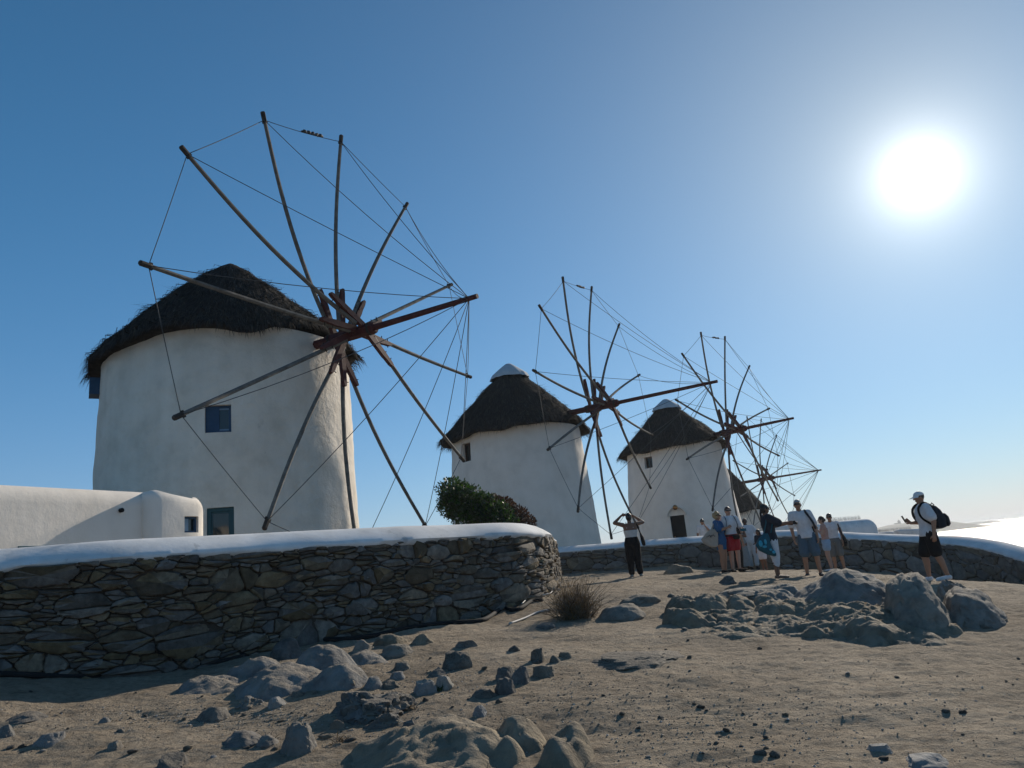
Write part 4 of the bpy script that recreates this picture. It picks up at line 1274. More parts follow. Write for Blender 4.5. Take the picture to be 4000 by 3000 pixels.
for spec in [
    # the big outcrop on the right
    (3050, 3580, 2218, 2410, 'dome', D, 'large grey boulder with sloping ridge in front of the far wall, left of pair', None, 5, [(3050, 2350), (3110, 2312), (3180, 2285), (3230, 2255), (3290, 2222), (3345, 2218), (3400, 2238), (3470, 2275), (3530, 2320), (3580, 2370)], 1.7),
    (3420, 3750, 2232, 2452, 'dome', D, 'big square-shouldered boulder in front of the walking man in the white cap', None, 5, [(3420, 2400), (3455, 2330), (3485, 2265), (3510, 2245), (3560, 2236), (3640, 2232), (3670, 2245), (3700, 2310), (3730, 2380), (3745, 2440)], 1.5),
    (3670, 3945, 2290, 2440, 'dome', D, 'rounded boulder at the right end of the outcrop', None, 5, [(3670, 2390), (3710, 2320), (3760, 2292), (3840, 2296), (3890, 2330), (3920, 2390), (3935, 2430)], 1.4),
    (3640, 3800, 2262, 2350, 'jag', D, 'rough low rock behind the square boulder at the walking man\'s heel', None, 4),
    (3330, 3475, 2480, 2515, 'slab', K, 'flat dark slab lying at the front foot of the outcrop', None, 4),
    (2760, 3130, 2282, 2335, 'dome', D, 'low rock hump behind the ledge near the tourists\' feet', None, 5),
    (2807, 2886, 2246, 2280, 'block', K, 'dark wedge of stone in front of the blonde woman\'s feet', None, 4),
    (2592, 2715, 2204, 2240, 'dome', D, 'pale rock hump at the foot of the far wall', None, 4),
    (2405, 2590, 2318, 2362, 'dome', D, 'upper of two brown humps of rock beside the dry bush', None, 4),
    (2335, 2530, 2355, 2418, 'dome', D, 'lower of two brown humps of rock beside the dry bush', None, 4),
    (2235, 2680, 2536, 2602, 'dome', K, 'flat bluish rock sheet in the middle of the dirt slope', None, 5),
    # the foreground, left to right
    (1475, 1620, 2513, 2562, 'dome', D, 'brown rock hump near the wall, right of the square block', None, 4),
    (1366, 1464, 2497, 2550, 'block', D, 'square-cut stone block near the foot of the wall', None, 4),
    (1446, 1595, 2474, 2520, 'dome', D, 'long rock swelling against the wall\'s foot behind the square block', None, 4),
    (1605, 1700, 2474, 2517, 'dome', D, 'rock swelling against the wall\'s foot, next to the long one', None, 4),
    (1056, 1190, 2488, 2575, 'dome', K, 'boulder leaning on the near wall in deep shadow', None, 4),
    (1723, 1850, 2538, 2607, 'slab', K, 'dark layered block upright in the stone scatter', None, 4),
    (1605, 1705, 2650, 2716, 'slab', PL, 'pale split stone left of two beside a green weed', None, 4),
    (1696, 1782, 2638, 2696, 'slab', PL, 'pale split stone right of two beside a green weed', None, 4),
    (1285, 1655, 2698, 2812, 'jag', K, 'large jagged dark schist outcrop in the foreground', None, 5, [(1285, 2730), (1330, 2702), (1420, 2706), (1480, 2722), (1560, 2720), (1600, 2735), (1655, 2790)]),
    (1405, 1580, 2782, 2842, 'jag', K, 'small jagged rock at the front of the schist outcrop', None, 4),
    (1934, 2018, 2600, 2655, 'slab', K, 'tilted dark slab, leftmost of the upright cluster', None, 4),
    (1995, 2078, 2600, 2672, 'slab', K, 'tallest dark stone in the upright cluster', None, 4, [(1995, 2650), (2015, 2610), (2045, 2600), (2068, 2608), (2078, 2650)]),
    (2073, 2170, 2598, 2648, 'slab', D, 'leaning slab, rightmost of the upright cluster', None, 4),
    (1930, 2018, 2643, 2712, 'block', K, 'dark upright stone in front of the cluster', None, 4, [(1930, 2690), (1945, 2650), (1985, 2643), (2010, 2660), (2018, 2700)]),
    (1841, 1962, 2684, 2732, 'slab', K, 'flat dark slab lying left of the upright cluster', None, 4),
    (2073, 2132, 2529, 2590, 'slab', K, 'thin wedge of stone standing on edge above the cluster', None, 4),
    (1847, 1908, 2753, 2802, 'block', PL, 'pale-topped stone alone in the middle foreground', None, 4),
    (1088, 1242, 2816, 2940, 'block', D, 'cracked upright rock left of the biggest dome of bedrock', None, 5, [(1088, 2890), (1105, 2835), (1145, 2816), (1212, 2820), (1232, 2865), (1242, 2930)]),
    (868, 1034, 2851, 2908, 'dome', K, 'dark smooth oval rock left of the cracked rock', None, 4),
    (1000, 1092, 2867, 2916, 'dome', D, 'round rock touching the cracked rock', None, 4),
    (596, 748, 2935, 3010, 'block', K, 'dark lump at the bottom edge, left of centre', None, 4),
    (764, 905, 2758, 2818, 'dome', K, 'dark rounded stone with gravel around it, left foreground', None, 4),
    (909, 1042, 2716, 2765, 'jag', D, 'rough brown stone behind the gravel patch', None, 4),
    (1040, 1124, 2720, 2765, 'block', PL, 'pale-faced block right of the rough brown stone', None, 4),
    (23, 180, 2774, 2818, 'dome', K, 'low dark stone near the left edge below the shadow', None, 4),
    (127, 275, 2850, 2910, 'slab', D, 'wedge stone with a lit right face near the left edge', None, 4),
    (-20, 70, 2828, 2882, 'block', K, 'dark stone cut by the left edge of the picture', None, 4),
    (3387, 3500, 2902, 2940, 'slab', PL, 'thin pale slab lying alone at lower right', None, 4),
    (3514, 3712, 2940, 3004, 'slab', PL, 'bigger greenish-grey slab lying at the lower right edge', None, 4),
]:
    rock(*spec[:7], group=None, sub=spec[8], prof=spec[9] if len(spec) > 9 else None, depth=spec[10] if len(spec) > 10 else None)
STONES = [(1528, 1609, 2582, 2622, 'slab', K), (1666, 1750, 2603, 2643, 'jag', K), (1740, 1815, 2583, 2617, 'block', K), (1283, 1350, 2812, 2850, 'block', D), (1243, 1316, 2863, 2886, 'slab', D),
             (448, 500, 2842, 2864, 'block', K), (411, 490, 2890, 2932, 'slab', D), (384, 436, 2800, 2823, 'dome', D), (1130, 1190, 2695, 2722, 'slab', K), (1330, 1400, 2650, 2690, 'block', D),
             (1420, 1500, 2640, 2690, 'dome', D), (1520, 1590, 2620, 2655, 'slab', D), (1490, 1570, 2655, 2690, 'block', K), (2140, 2190, 2560, 2590, 'block', K), (2180, 2240, 2545, 2572, 'slab', K), (1560, 1640, 2808, 2850, 'jag', K), (1660, 1730, 2830, 2870, 'jag', D), (1740, 1830, 2850, 2880, 'jag', K),
             (2090, 2170, 2430, 2455, 'dome', K), (1780, 1870, 2500, 2528, 'slab', K), (1980, 2030, 2520, 2545, 'block', K), (2660, 2700, 2322, 2336, 'block', K), (2600, 2640, 2318, 2332, 'dome', K)]
STONE_LABELS = ['small dark slab left of the layered upright block',
    'rough dark stone in front of the layered upright block',
    'small dark block touching the right foot of the layered upright block',
    'brown stone between the cracked rock and the jagged schist outcrop',
    'thin flat stone right of the cracked upright rock',
    'small dark block alone in the left foreground dirt',
    'little leaning slab below the lone dark block in the left foreground',
    'low round stone above the lone dark block in the left foreground',
    'dark slab in front of the whale-backed bedrock humps',
    'squat stone at the right foot of the whale-backed bedrock humps',
    'round stone left of the two pale split stones',
    'brown slab just behind the left pale split stone',
    'dark block touching the left pale split stone',
    'small block beside the thin wedge standing on edge',
    'small slab left of the flat bluish rock sheet',
    'jagged stone at the right foot of the schist outcrop',
    'brown jagged stone just above the biggest foreground dome',
    'dark jagged stone at the crest of the biggest foreground dome',
    'low dark stone in front of the dry bush',
    'flat dark slab below the hose along the near wall',
    'small block above the thin wedge standing on edge',
    'small block between the brown humps and the low ledge, right of two',
    'small round stone between the brown humps and the low ledge, left of two']
for spec, lab in zip(STONES, STONE_LABELS):
    rock(*spec[:6], lab, SG, 3)

# bedrock breaking through the dirt: lumps given by the pixel of each crest, its half-width and height
def bedrock(label, lumps, mat, seed, soft=False):
    C = []
    for px, py, hw, h in lumps:
        g = hit(px, py + 30)
        for _ in range(3):
            g = hit(px, py + h / np.linalg.norm(g - EYE) * FPX * .95)
        rx = hw / FPX * np.linalg.norm(g - EYE)
        C.append((g[0], g[1], rx, max(rx * 1.1, h * 1.5), h))
    C = np.array(C)
    step = .022
    xs = np.arange(C[:, 0].min() - C[:, 2].max() * 1.3, C[:, 0].max() + C[:, 2].max() * 1.3, step)
    ys = np.arange(C[:, 1].min() - C[:, 3].max() * 1.3, C[:, 1].max() + C[:, 3].max() * 1.3, step * 1.3)
    X, Y = np.meshgrid(xs, ys)
    wx = X + .14 * fbm(X * 2.2, Y * 2.2, seed, 3); wy = Y + .14 * fbm(X * 2.2, Y * 2.2, seed + 7, 3)
    Hh = np.full(X.shape, -.12)
    for cx, cy, rx, ry, h in C:
        d2 = ((wx - cx) / (rx * 1.25)) ** 2 + ((wy - cy) / (ry * 1.25)) ** 2
        pr = np.maximum(0, 1 - d2) ** .85 if soft else np.sqrt(np.maximum(0, 1 - d2)) ** .8
        nw = (h + .1) * pr - .1 - .02 * np.minimum(d2, 4)
        k_ = .06 if soft else .02                     # rounded join between lumps
        t_ = np.clip(.5 + .5 * (nw - Hh) / k_, 0, 1)
        Hh = Hh * (1 - t_) + nw * t_ + k_ * t_ * (1 - t_)
    rid = np.abs(fbm(X * 3.1, Y * 4.2, seed + 3, 3))
    crack = np.clip(1 - rid / .03, 0, 1)
    st = np.clip((Hh + .05) / .1, 0, 1)
    Hh = Hh + (.55 if soft else 1.0) * st * ((.07 * fbm(X * 3.5, Y * 3.5, seed + 11, 4) + .045 * fbm(X * 10, Y * 15, seed + 19, 4) - .05 * crack - .03 * np.clip(1 - np.abs(fbm(X * 1.3 + Y * .8, Y * 1.7, seed + 29, 2)) / .02, 0, 1)))
    Z = ground_z(X, Y) + Hh
    keep = Hh > -.05
    idx = -np.ones(X.shape, int); vs = []
    ny_, nx__ = X.shape
    cell = keep[:-1, :-1] | keep[1:, :-1] | keep[:-1, 1:] | keep[1:, 1:]
    need = np.zeros(X.shape, bool)
    for a_, b_ in ((0, 0), (1, 0), (0, 1), (1, 1)):
        need[a_:ny_ - 1 + a_, b_:nx__ - 1 + b_] |= cell
    idx[need] = np.arange(need.sum())
    Pv = np.stack([X[need], Y[need], Z[need]], 1)
    ci = np.argwhere(cell)
    F = np.stack([idx[ci[:, 0], ci[:, 1]], idx[ci[:, 0], ci[:, 1] + 1], idx[ci[:, 0] + 1, ci[:, 1] + 1], idx[ci[:, 0] + 1, ci[:, 1]]], 1)
    c = Pv.mean(0)
    me_ = bpy.data.meshes.new('rock_outcrop'); me_.from_pydata((Pv - c).tolist(), [], F.tolist())
    o_ = finish(me_, 'rock_outcrop', mat, None, True)
    o_.location = c; ORIG[o_.name] = c
    tag(o_, label, 'rock')
bedrock('broad low ledge of bedrock in front of the two large boulders', [(2675, 2338, 60, .25), (2688, 2387, 75, .2), (2762, 2341, 60, .25), (2889, 2338, 50, .25), (2835, 2394, 120, .15), (2983, 2341, 45, .2), (3023, 2367, 70, .2), (3130, 2354, 100, .2), (3224, 2354, 120, .22), (3344, 2380, 140, .22), (3103, 2428, 150, .1), (3237, 2441, 90, .12), (3317, 2434, 60, .15),
    (3424, 2434, 70, .2), (3398, 2488, 70, .08), (3531, 2434, 90, .1), (3585, 2481, 90, .05), (3665, 2441, 60, .1), (2902, 2448, 150, .06), (3023, 2307, 70, .12), (3063, 2294, 60, .12)], D, 31)
bedrock('smooth whale-backed bedrock humps at the edge of the wall\'s shadow', [(1270, 2535, 100, .25), (1000, 2585, 95, .2), (1100, 2612, 150, .2), (1330, 2605, 90, .2), (800, 2655, 110, .12), (1430, 2552, 90, .1), (1200, 2640, 120, .12), (880, 2680, 80, .06)], D, 47, True)
bedrock('biggest dome of bedrock at the bottom edge of the picture', [(1690, 2857, 250, .2), (1540, 2905, 150, .12), (1850, 2890, 150, .14), (1720, 2940, 300, .1), (2060, 2836, 95, .16), (2195, 2908, 85, .17), (2250, 2852, 70, .18), (1990, 2900, 60, .12)], D, 59, True)

# loose stones: a few shared meshes, scattered singly
rng = random.Random(41)
protos = []
for k in range(8):
    mbp = rock_mesh(V(0, 0, 0), V(1, 0, 0), V(0, 1, 0), 1, rng.uniform(.6, .9), rng.uniform(.4, .7), 500 + k, rng.choice(['block', 'slab', 'block']), 2)
    mep = bpy.data.meshes.new('loose_stone'); mep.from_pydata(mbp.v, [], mbp.f)
    mep.materials.append([D, D, K, D, K, D, D, PL][k]); mep.shade_smooth(); mep.set_sharp_from_angle(angle=R_(28))
    protos.append(mep)
zones = [(0, 1000, 2700, 2960, 46), (1000, 2100, 2560, 2960, 70), (2000, 2700, 2480, 2800, 30), (2400, 3000, 2740, 2960, 20), (2600, 4000, 2520, 2980, 30), (2300, 3300, 2260, 2480, 24)]
for x0, x1, y0, y1, n in zones:
    for _ in range(n):
        px, py = rng.uniform(x0, x1), rng.uniform(y0, y1)
        p = hit(px, py)
        o = bpy.data.objects.new('loose_stone', rng.choice(protos)); link(o)
        s = rng.choice([.01, .012, .015, .02, .028, .04]) * rng.uniform(.7, 1.2)
        if py < 2500: s *= 1.4
        o.location = p + V(0, 0, s * .15); o.scale = (s, s, s)
        o.rotation_euler = (rng.uniform(-.3, .3), rng.uniform(-.3, .3), rng.uniform(0, 6.3))
        tag(o, 'small loose stone lying on the bare dirt slope', 'stone', 'small loose stones on the dirt')
# gravel
V_, F_ = [], []
def pebble(p, s):
    k = len(V_)
    X = unit(V(rng.gauss(0, 1), rng.gauss(0, 1), rng.gauss(0, .2))); Z = V(0, 0, 1); Yv = unit(np.cross(Z, X))
    q = [X * s, Yv * s * rng.uniform(.5, 1), -X * s * rng.uniform(.7, 1), -Yv * s * rng.uniform(.5, 1), Z * s * rng.uniform(.35, .7), -Z * s * .5]
    V_.extend([p + a for a in q])
    F_.extend([(k + a, k + (a + 1) % 4, k + 4) for a in range(4)] + [(k + (a + 1) % 4, k + a, k + 5) for a in range(4)])
P = []
for cx, cy, sx, sy, n in ((900, 2810, 260, 26, 1100), (560, 2790, 330, 40, 700), (1450, 2850, 260, 40, 700), (2620, 2850, 330, 90, 600), (2000, 2720, 600, 120, 900), (3000, 2800, 700, 160, 1100), (1600, 2640, 350, 60, 700)):
    for _ in range(n):
        P.append((cx + rng.gauss(0, sx), min(3040, cy + abs(rng.gauss(0, sy)) if rng.random() < .5 else cy - abs(rng.gauss(0, sy * .6)))))
P = np.array(P)
dirs = _f[None] + CR[None] * ((P[:, 0] - 2000) / FPX)[:, None] - CU[None] * ((P[:, 1] - 1500) / FPX)[:, None]
dirs = dirs / dirs[:, 1:2]
yy = np.full(len(P), 3.2); done = np.zeros(len(P), bool)
for y_ in np.linspace(3.2, 16, 160):       # march all sight lines together
    q = EYE[None] + dirs * y_
    newly = ~done & (q[:, 2] < ground_z(q[:, 0], q[:, 1], False))
    yy[newly] = y_; done |= newly
q = EYE[None] + dirs * yy[:, None]
qz = ground_z(q[:, 0], q[:, 1])
for k_ in np.nonzero(done)[0]:
    pebble(V(q[k_, 0], q[k_, 1], qz[k_] + .002), rng.choice([.004, .005, .006, .008, .012]) * rng.uniform(.7, 1.3))
mb = MB(); mb.v, mb.f = V_, F_
mb.build('gravel', M['pebble'], smooth=False, kind='stuff')

# ------------------------------------------------------------------ people
SK = {'tan': skin('tanned_skin', (0.36, 0.19, 0.115)), 'fair': skin('fair_skin', (0.46, 0.27, 0.19)), 'dark': skin('dark_skin', (0.085, 0.045, 0.03)), 'brown': skin('brown_skin', (0.20, 0.10, 0.06))}
CL = {'white': cloth('white_cotton', (0.72, 0.71, 0.71), trans=.12), 'offwhite': cloth('offwhite_cotton', (0.62, 0.60, 0.57), trans=.1), 'black': cloth('black_cloth', (0.012, 0.012, 0.013)), 'navy': cloth('navy_cloth', (0.022, 0.03, 0.042)),
      'blue': cloth('blue_cotton', (0.03, 0.10, 0.21)), 'red': cloth('red_cotton', (0.34, 0.022, 0.03)), 'denim': cloth('denim', (0.075, 0.125, 0.17)), 'paledenim': cloth('pale_denim', (0.30, 0.40, 0.50)),
      'grey': cloth('grey_linen', (0.25, 0.26, 0.25)), 'olive': cloth('grey_shorts', (0.16, 0.16, 0.15)), 'pink': cloth('pink_cotton', (0.45, 0.27, 0.22)), 'rust': cloth('rust_cotton', (0.13, 0.06, 0.04)), 'canvas': cloth('canvas_bag', (0.38, 0.33, 0.27)),
      'teal': cloth('teal_print', (0.02, 0.10, 0.13)), 'turquoise': cloth('turquoise_print', (0.05, 0.36, 0.48)), 'visor': cloth('visor_white', (0.75, 0.74, 0.72))}
HR = {'black': surf('black_hair', [(0.008, 0.007, 0.007), (0.018, 0.015, 0.013)], 20, .5, .4, 60, spec=.4), 'brown': surf('brown_hair', [(0.03, 0.018, 0.012), (0.05, 0.03, 0.02)], 20, .5, .4, 60, spec=.4),
      'blonde': surf('blonde_hair', [(0.38, 0.26, 0.12), (0.55, 0.41, 0.22)], 20, .5, .4, 60, spec=.4, trans=.3), 'grey': surf('grey_hair', [(0.35, 0.34, 0.33), (0.5, 0.49, 0.48)], 20, .55, .4, 60, spec=.4, trans=.2)}
LIP = skin('lips', (0.22, 0.08, 0.07))

def remeshed(mb, name, parent, mat, voxel=.011, smooth=3):
    me = mb.mesh(name, parent)
    me = evaluated(me, [('REMESH', dict(mode='VOXEL', voxel_size=voxel)), ('SMOOTH', dict(factor=.5, iterations=smooth))])
    return finish(me, name, mat, parent)

def loft(mb, secs, n=14):
    """elliptical sections (centre, x-axis vector, y-axis vector)"""
    vs, fs = [], []
    for c, a, b in secs:
        for k in range(n):
            t = 2 * math.pi * k / n
            vs.append(np.asarray(c) + np.asarray(a) * math.cos(t) + np.asarray(b) * math.sin(t))
    for i in range(len(secs) - 1):
        for k in range(n): fs.append((i * n + k, i * n + (k + 1) % n, (i + 1) * n + (k + 1) % n, (i + 1) * n + k))
    fs.append(tuple(reversed(range(n)))); fs.append(tuple((len(secs) - 1) * n + k for k in range(n)))
    mb.add(vs, fs)

def person(label, foot, H, yaw, skin_m, top=None, bottom=None, hair=None, pose=None, shoes=None, female=False, build=1.0, group='tourists on the hill in front of the far wall'):
    pose = pose or {}
    foot = np.asarray(foot, float)
    a = R_(yaw)
    fw = V(math.sin(a), math.cos(a), 0); rg = V(math.cos(a), -math.sin(a), 0); up = V(0, 0, 1)
    def L(x, y, z): return foot + H * (rg * x + fw * y + up * z)
    root = empty('person', foot)
    tag(root, label, 'person', group)
    lx, ly = pose.get('lean', (0, 0))              # sideways / forward shift of the shoulders
    b = build
    sw = .098 if female else .108
    hipw = .05
    def sp(z):                                      # spine shift at height z
        t = np.clip((z - .52) / .32, 0, 1.4)
        return lx * t, ly * t * t
    J = {}
    for s, k in ((1, 'R'), (-1, 'L')):
        J['hip' + k] = (s * hipw, 0, .51)
        J['knee' + k] = pose.get('knee' + k, (s * .052, .012, .28))
        J['ank' + k] = pose.get('ank' + k, (s * .052, -.012, .045))
        J['toe' + k] = pose.get('toe' + k, (J['ank' + k][0] + s * .018, J['ank' + k][1] + .115, J['ank' + k][2] - .03))
        J['sh' + k] = (s * sw + lx, ly, .808)
        J['el' + k] = pose.get('el' + k, (s * (sw + .035) + lx * .7, ly * .5 - .012, .635))
        J['wr' + k] = pose.get('wr' + k, (s * (sw + .035) + lx * .4, ly * .3 + .03, .49))
    P = {k: L(*v) for k, v in J.items()}
    hx, hy = sp(.93)
    hd = pose.get('head', (0, 0, 0))               # head offset
    hc = L(hx + hd[0], hy + .012 + hd[1], .925 + hd[2])
    hyaw = R_(yaw + pose.get('look', 0)); hf = V(math.sin(hyaw), math.cos(hyaw), 0); hr = V(math.cos(hyaw), -math.sin(hyaw), 0)
    tilt = pose.get('nod', 0.0)
    hz = unit(up + hf * -tilt * -1); hf2 = unit(hf - hz * (hf @ hz))
    secs_t = [(.46, .062, .05), (.49, .088, .064), (.525, .096 if female else .09, .068), (.57, .085, .06), (.615, .074 if female else .08, .054), (.66, .08 if female else .086, .058), (.72, .09 if female else .097, .066), (.77, .094 if female else .104, .06), (.805, .082 if female else .092, .05), (.83, .05, .04)]
    def tsecs(z0, z1, infl, k=1.0):
        out = []
        for z, rx, ry in secs_t:
            if z0 - 1e-6 <= z <= z1 + 1e-6:
                x_, y_ = sp(z)
                out.append((L(x_, y_, z), rg * H * (rx * b * k + infl), fw * H * (ry * b * k + infl)))
        return out
    body = MB()
    loft(body, tsecs(.46, .83, 0))
    body.capsule(L(*(sp(.81)), .81), L(hx + hd[0] * .7, hy + hd[1] * .7, .875), .034 * H, .031 * H)
    body.ellipsoid(hc, .043 * H, .054 * H, .062 * H, hr, hf2, hz)
    body.ellipsoid(hc - hz * .032 * H + hf2 * .012 * H, .033 * H, .038 * H, .036 * H, hr, hf2, hz)
    body.capsule(hc + hf2 * .05 * H + hz * .002 * H, hc + hf2 * .062 * H - hz * .014 * H, .006 * H, .0095 * H, 8)
    for s in (1, -1): body.ellipsoid(hc + hr * s * .043 * H - hf2 * .004 * H - hz * .006 * H, .006 * H, .012 * H, .018 * H, hr, hf2, hz, 8, 6)
    for k in 'RL':
        s = 1 if k == 'R' else -1
        body.capsule(P['hip' + k], P['knee' + k], .055 * H * b, .036 * H * b)
        cm = P['knee' + k] * .68 + P['ank' + k] * .32 - fw * .008 * H
        body.capsule(P['knee' + k], cm, .034 * H * b, .034 * H * b)
        body.capsule(cm, P['ank' + k], .033 * H * b, .021 * H)
        body.capsule(P['ank' + k] - fw * .012 * H - up * .018 * H, P['toe' + k], .022 * H, .016 * H)
        body.capsule(P['sh' + k], P['el' + k], .031 * H * b, .025 * H * b)
        body.capsule(P['el' + k], P['wr' + k], .025 * H * b, .0165 * H)
        d = pose.get('hand' + k); d = unit(L(*d) - L(0, 0, 0)) if d is not None else unit(P['wr' + k] - P['el' + k])
        n_ = pose.get('palm' + k); n_ = unit(L(*n_) - L(0, 0, 0)) if n_ is not None else rg * -s
        n_ = unit(n_ - d * (n_ @ d)); t_ = np.cross(d, n_)
        w0 = P['wr' + k]
        loft(body, [(w0, t_ * .015 * H, n_ * .011 * H), (w0 + d * .02 * H, t_ * .021 * H, n_ * .011 * H), (w0 + d * .05 * H, t_ * .024 * H, n_ * .010 * H)], 10)
        for q, ln in ((-1.5, .036), (-.5, .043), (.5, .041), (1.5, .033)):
            f0 = w0 + d * .047 * H + t_ * q * .0125 * H
            f1 = f0 + (d * .9 + n_ * .35) * ln * .55 * H
            f2 = f1 + (d * .5 + n_ * .8) * ln * .5 * H
            body.capsule(f0, f1, .0056 * H, .005 * H, 7); body.capsule(f1, f2, .005 * H, .0042 * H, 7)
        th0 = w0 + d * .014 * H - t_ * .016 * H
        th1 = th0 + (d * .6 - t_ * .65 + n_ * .3) * .026 * H
        body.capsule(th0, th1, .0075 * H, .006 * H, 7); body.capsule(th1, th1 + (d * .85 + n_ * .4) * .022 * H, .006 * H, .005 * H, 7)
    remeshed(body, 'body', root, skin_m, .0085, 2)
    for s in (1, -1):
        mb = MB(); mb.ellipsoid(hc + hf2 * .0475 * H + hr * s * .017 * H + hz * .004 * H, .0065 * H, .005 * H, .0045 * H, hr, hf2, hz, 8, 6); mb.build('eye', M['lens'], root)
    mb = MB(); mb.ellipsoid(hc + hf2 * .048 * H - hz * .034 * H, .014 * H, .006 * H, .004 * H, hr, hf2, hz, 10, 6); mb.build('mouth', LIP, root)
    # --- clothes
    if top:
        mb = MB(); z0 = top.get('z0', .49); hem = top.get('hem', .0)
        S = tsecs(z0, top.get('z1', .83), .0085, top.get('k', 1.0))
        S[0] = (S[0][0], S[0][1] * (1 + hem), S[0][2] * (1 + hem))
        if 'skirt' in top:
            zh, kw = top['skirt']; x_, y_ = sp(z0)
            c0 = L(x_, y_, z0)
            lo = L(top.get('sx', 0), top.get('sy', 0), zh)
            S = [(lo, rg * H * kw, fw * H * kw * .8), (lo * .5 + c0 * .5, rg * H * (kw * .45 + .055), fw * H * (kw * .4 + .04))] + S
        loft(mb, S)
        sl = top.get('sleeve', .6)
        if sl > 0:
            for k in 'RL':
                e = P['sh' + k] + (P['el' + k] - P['sh' + k]) * min(sl, 1)
                mb.capsule(P['sh' + k], e, .043 * H * b, top.get('cuff', .042) * H * b)
                if sl > 1: mb.capsule(P['el' + k], P['el' + k] + (P['wr' + k] - P['el' + k]) * (sl - 1), .04 * H * b, .028 * H)
            mb.capsule(P['shR'] + up * .004 * H, P['shL'] + up * .004 * H, .04 * H, .04 * H)
        if top.get('collar'):
            x_, y_ = sp(.83); loft(mb, [(L(x_, y_, .82), rg * H * .055, fw * H * .05), (L(x_, y_ - .004, .853), rg * H * .044, fw * H * .042)])
        if top.get('straps'):
            for s in (1, -1): mb.tube([L(s * .05 + lx * .8, ly + .05, .75), L(s * .055 + lx, ly + .005, .845), L(s * .05 + lx * .8, ly - .06, .75)], .012 * H, 6)
        o = remeshed(mb, top.get('name', 'shirt'), root, top['mat'], .0115, 3)
    if bottom:
        mb = MB(); loft(mb, tsecs(.46, bottom.get('z1', .57), .011))
        ln = bottom.get('len', .8); fl = bottom.get('flare', .0)
        for k in 'RL':
            r1 = (.055 + (.036 - .055) * min(ln, 1)) * b + .011 + fl
            e = P['hip' + k] + (P['knee' + k] - P['hip' + k]) * min(ln, 1)
            mb.capsule(P['hip' + k], e, (.055 * b + .013) * H, r1 * H)
            if ln > 1: mb.capsule(P['knee' + k], P['knee' + k] + (P['ank' + k] - P['knee' + k]) * (ln - 1), (.036 * b + .012) * H, bottom.get('cuff', .034) * H)
        remeshed(mb, bottom.get('name', 'shorts'), root, bottom['mat'], .0115, 2)
    if shoes is not None:
        for k in 'RL':
            mb = MB(); mb.capsule(P['ank' + k] - fw * .014 * H - up * .02 * H, P['toe' + k] + unit(P['toe' + k] - P['ank' + k]) * .006 * H, .028 * H, .021 * H)
            mb.capsule(P['ank' + k] - up * .012 * H, P['ank' + k] - up * .02 * H, .027 * H, .027 * H)
            remeshed(mb, 'shoe', root, shoes, .012, 2)
    if hair:
        mb = MB(); st = hair['style']
        q = 1.0 if st != 'bald' else 0
        if st == 'short':
            mb.ellipsoid(hc + hz * .014 * H - hf2 * .007 * H, .0475 * H, .0555 * H, .057 * H, hr, hf2, hz)
        elif st in ('pony', 'long', 'bun', 'curly'):
            mb.ellipsoid(hc + hz * .012 * H - hf2 * .009 * H, .05 * H, .056 * H, .06 * H, hr, hf2, hz)
            mb.ellipsoid(hc - hz * .01 * H - hf2 * .024 * H, .047 * H, .038 * H, .055 * H, hr, hf2, hz)
            if st == 'pony': mb.tube([hc - hf2 * .05 * H, hc - hf2 * .068 * H - hz * .06 * H, hc - hf2 * .07 * H - hz * .14 * H, hc - hf2 * .066 * H - hz * .2 * H], [.018 * H, .016 * H, .013 * H, .005 * H], 8)
            if st == 'long':
                for s in (-1, 0, 1): mb.capsule(hc - hf2 * .03 * H + hr * s * .03 * H, hc - hf2 * .036 * H + hr * s * .036 * H - hz * .1 * H, .026 * H, .018 * H)
            if st == 'bun': mb.ellipsoid(hc - hf2 * .055 * H - hz * .006 * H, .03 * H, .028 * H, .03 * H, hr, hf2, hz)
            if st == 'curly':
                rg_ = random.Random(3)
                for _ in range(26):
                    d = unit(V(rg_.gauss(0, 1), rg_.gauss(0, 1), rg_.gauss(.2, 1)))
                    if d @ hf2 > .3: continue
                    mb.ellipsoid(hc + hz * .008 * H - hf2 * .012 * H + d * .056 * H, .02 * H, .02 * H, .02 * H, n=8, m=6)
        if mb.v:
            # keep the face clear: trim what pokes in front of it
            o = remeshed(mb, 'hair', root, hair['mat'], .009, 2)
            me_ = o.data; off = org(o)
            for v in me_.vertices:
                w = np.array(v.co) + off - hc
                f_, z_ = w @ hf2, w @ hz
                lim = .034 * H if z_ < .028 * H else .052 * H
                if f_ > lim and z_ < .05 * H:
                    d = hf2 * (f_ - lim + .01 * H); v.co = Vector(np.array(v.co) - d)
    if pose.get('cap'):
        cm = pose['cap']; mb = MB()
        secs = []
        for i in range(7):
            t = i / 6 * math.pi / 2 * .97
            secs.append((hc + hz * (.018 + .05 * math.sin(t)) * H - hf2 * .004 * H, hr * .051 * H * math.cos(t), hf2 * .06 * H * math.cos(t)))
        loft(mb, secs, 18)
        cp = mb.build('cap', cm, root)
        mb = MB(); vs = []
        for q, z in ((0, .0), (1, -.004)):
            for k in range(9):
                an = math.pi * (k / 8 - .5) * .85
                for r in (.05, .108):
                    vs.append(hc + hz * (.02 + z - (r - .05) * .28) * H + hf2 * math.cos(an) * r * H + hr * math.sin(an) * min(r, .062) * H)
        fs = [(k * 2, k * 2 + 1, k * 2 + 3, k * 2 + 2) for k in range(8)] + [(18 + k * 2, 18 + k * 2 + 2, 18 + k * 2 + 3, 18 + k * 2 + 1) for k in range(8)] + [(k * 2 + 1, 18 + k * 2 + 1, 18 + k * 2 + 3, k * 2 + 3) for k in range(8)]
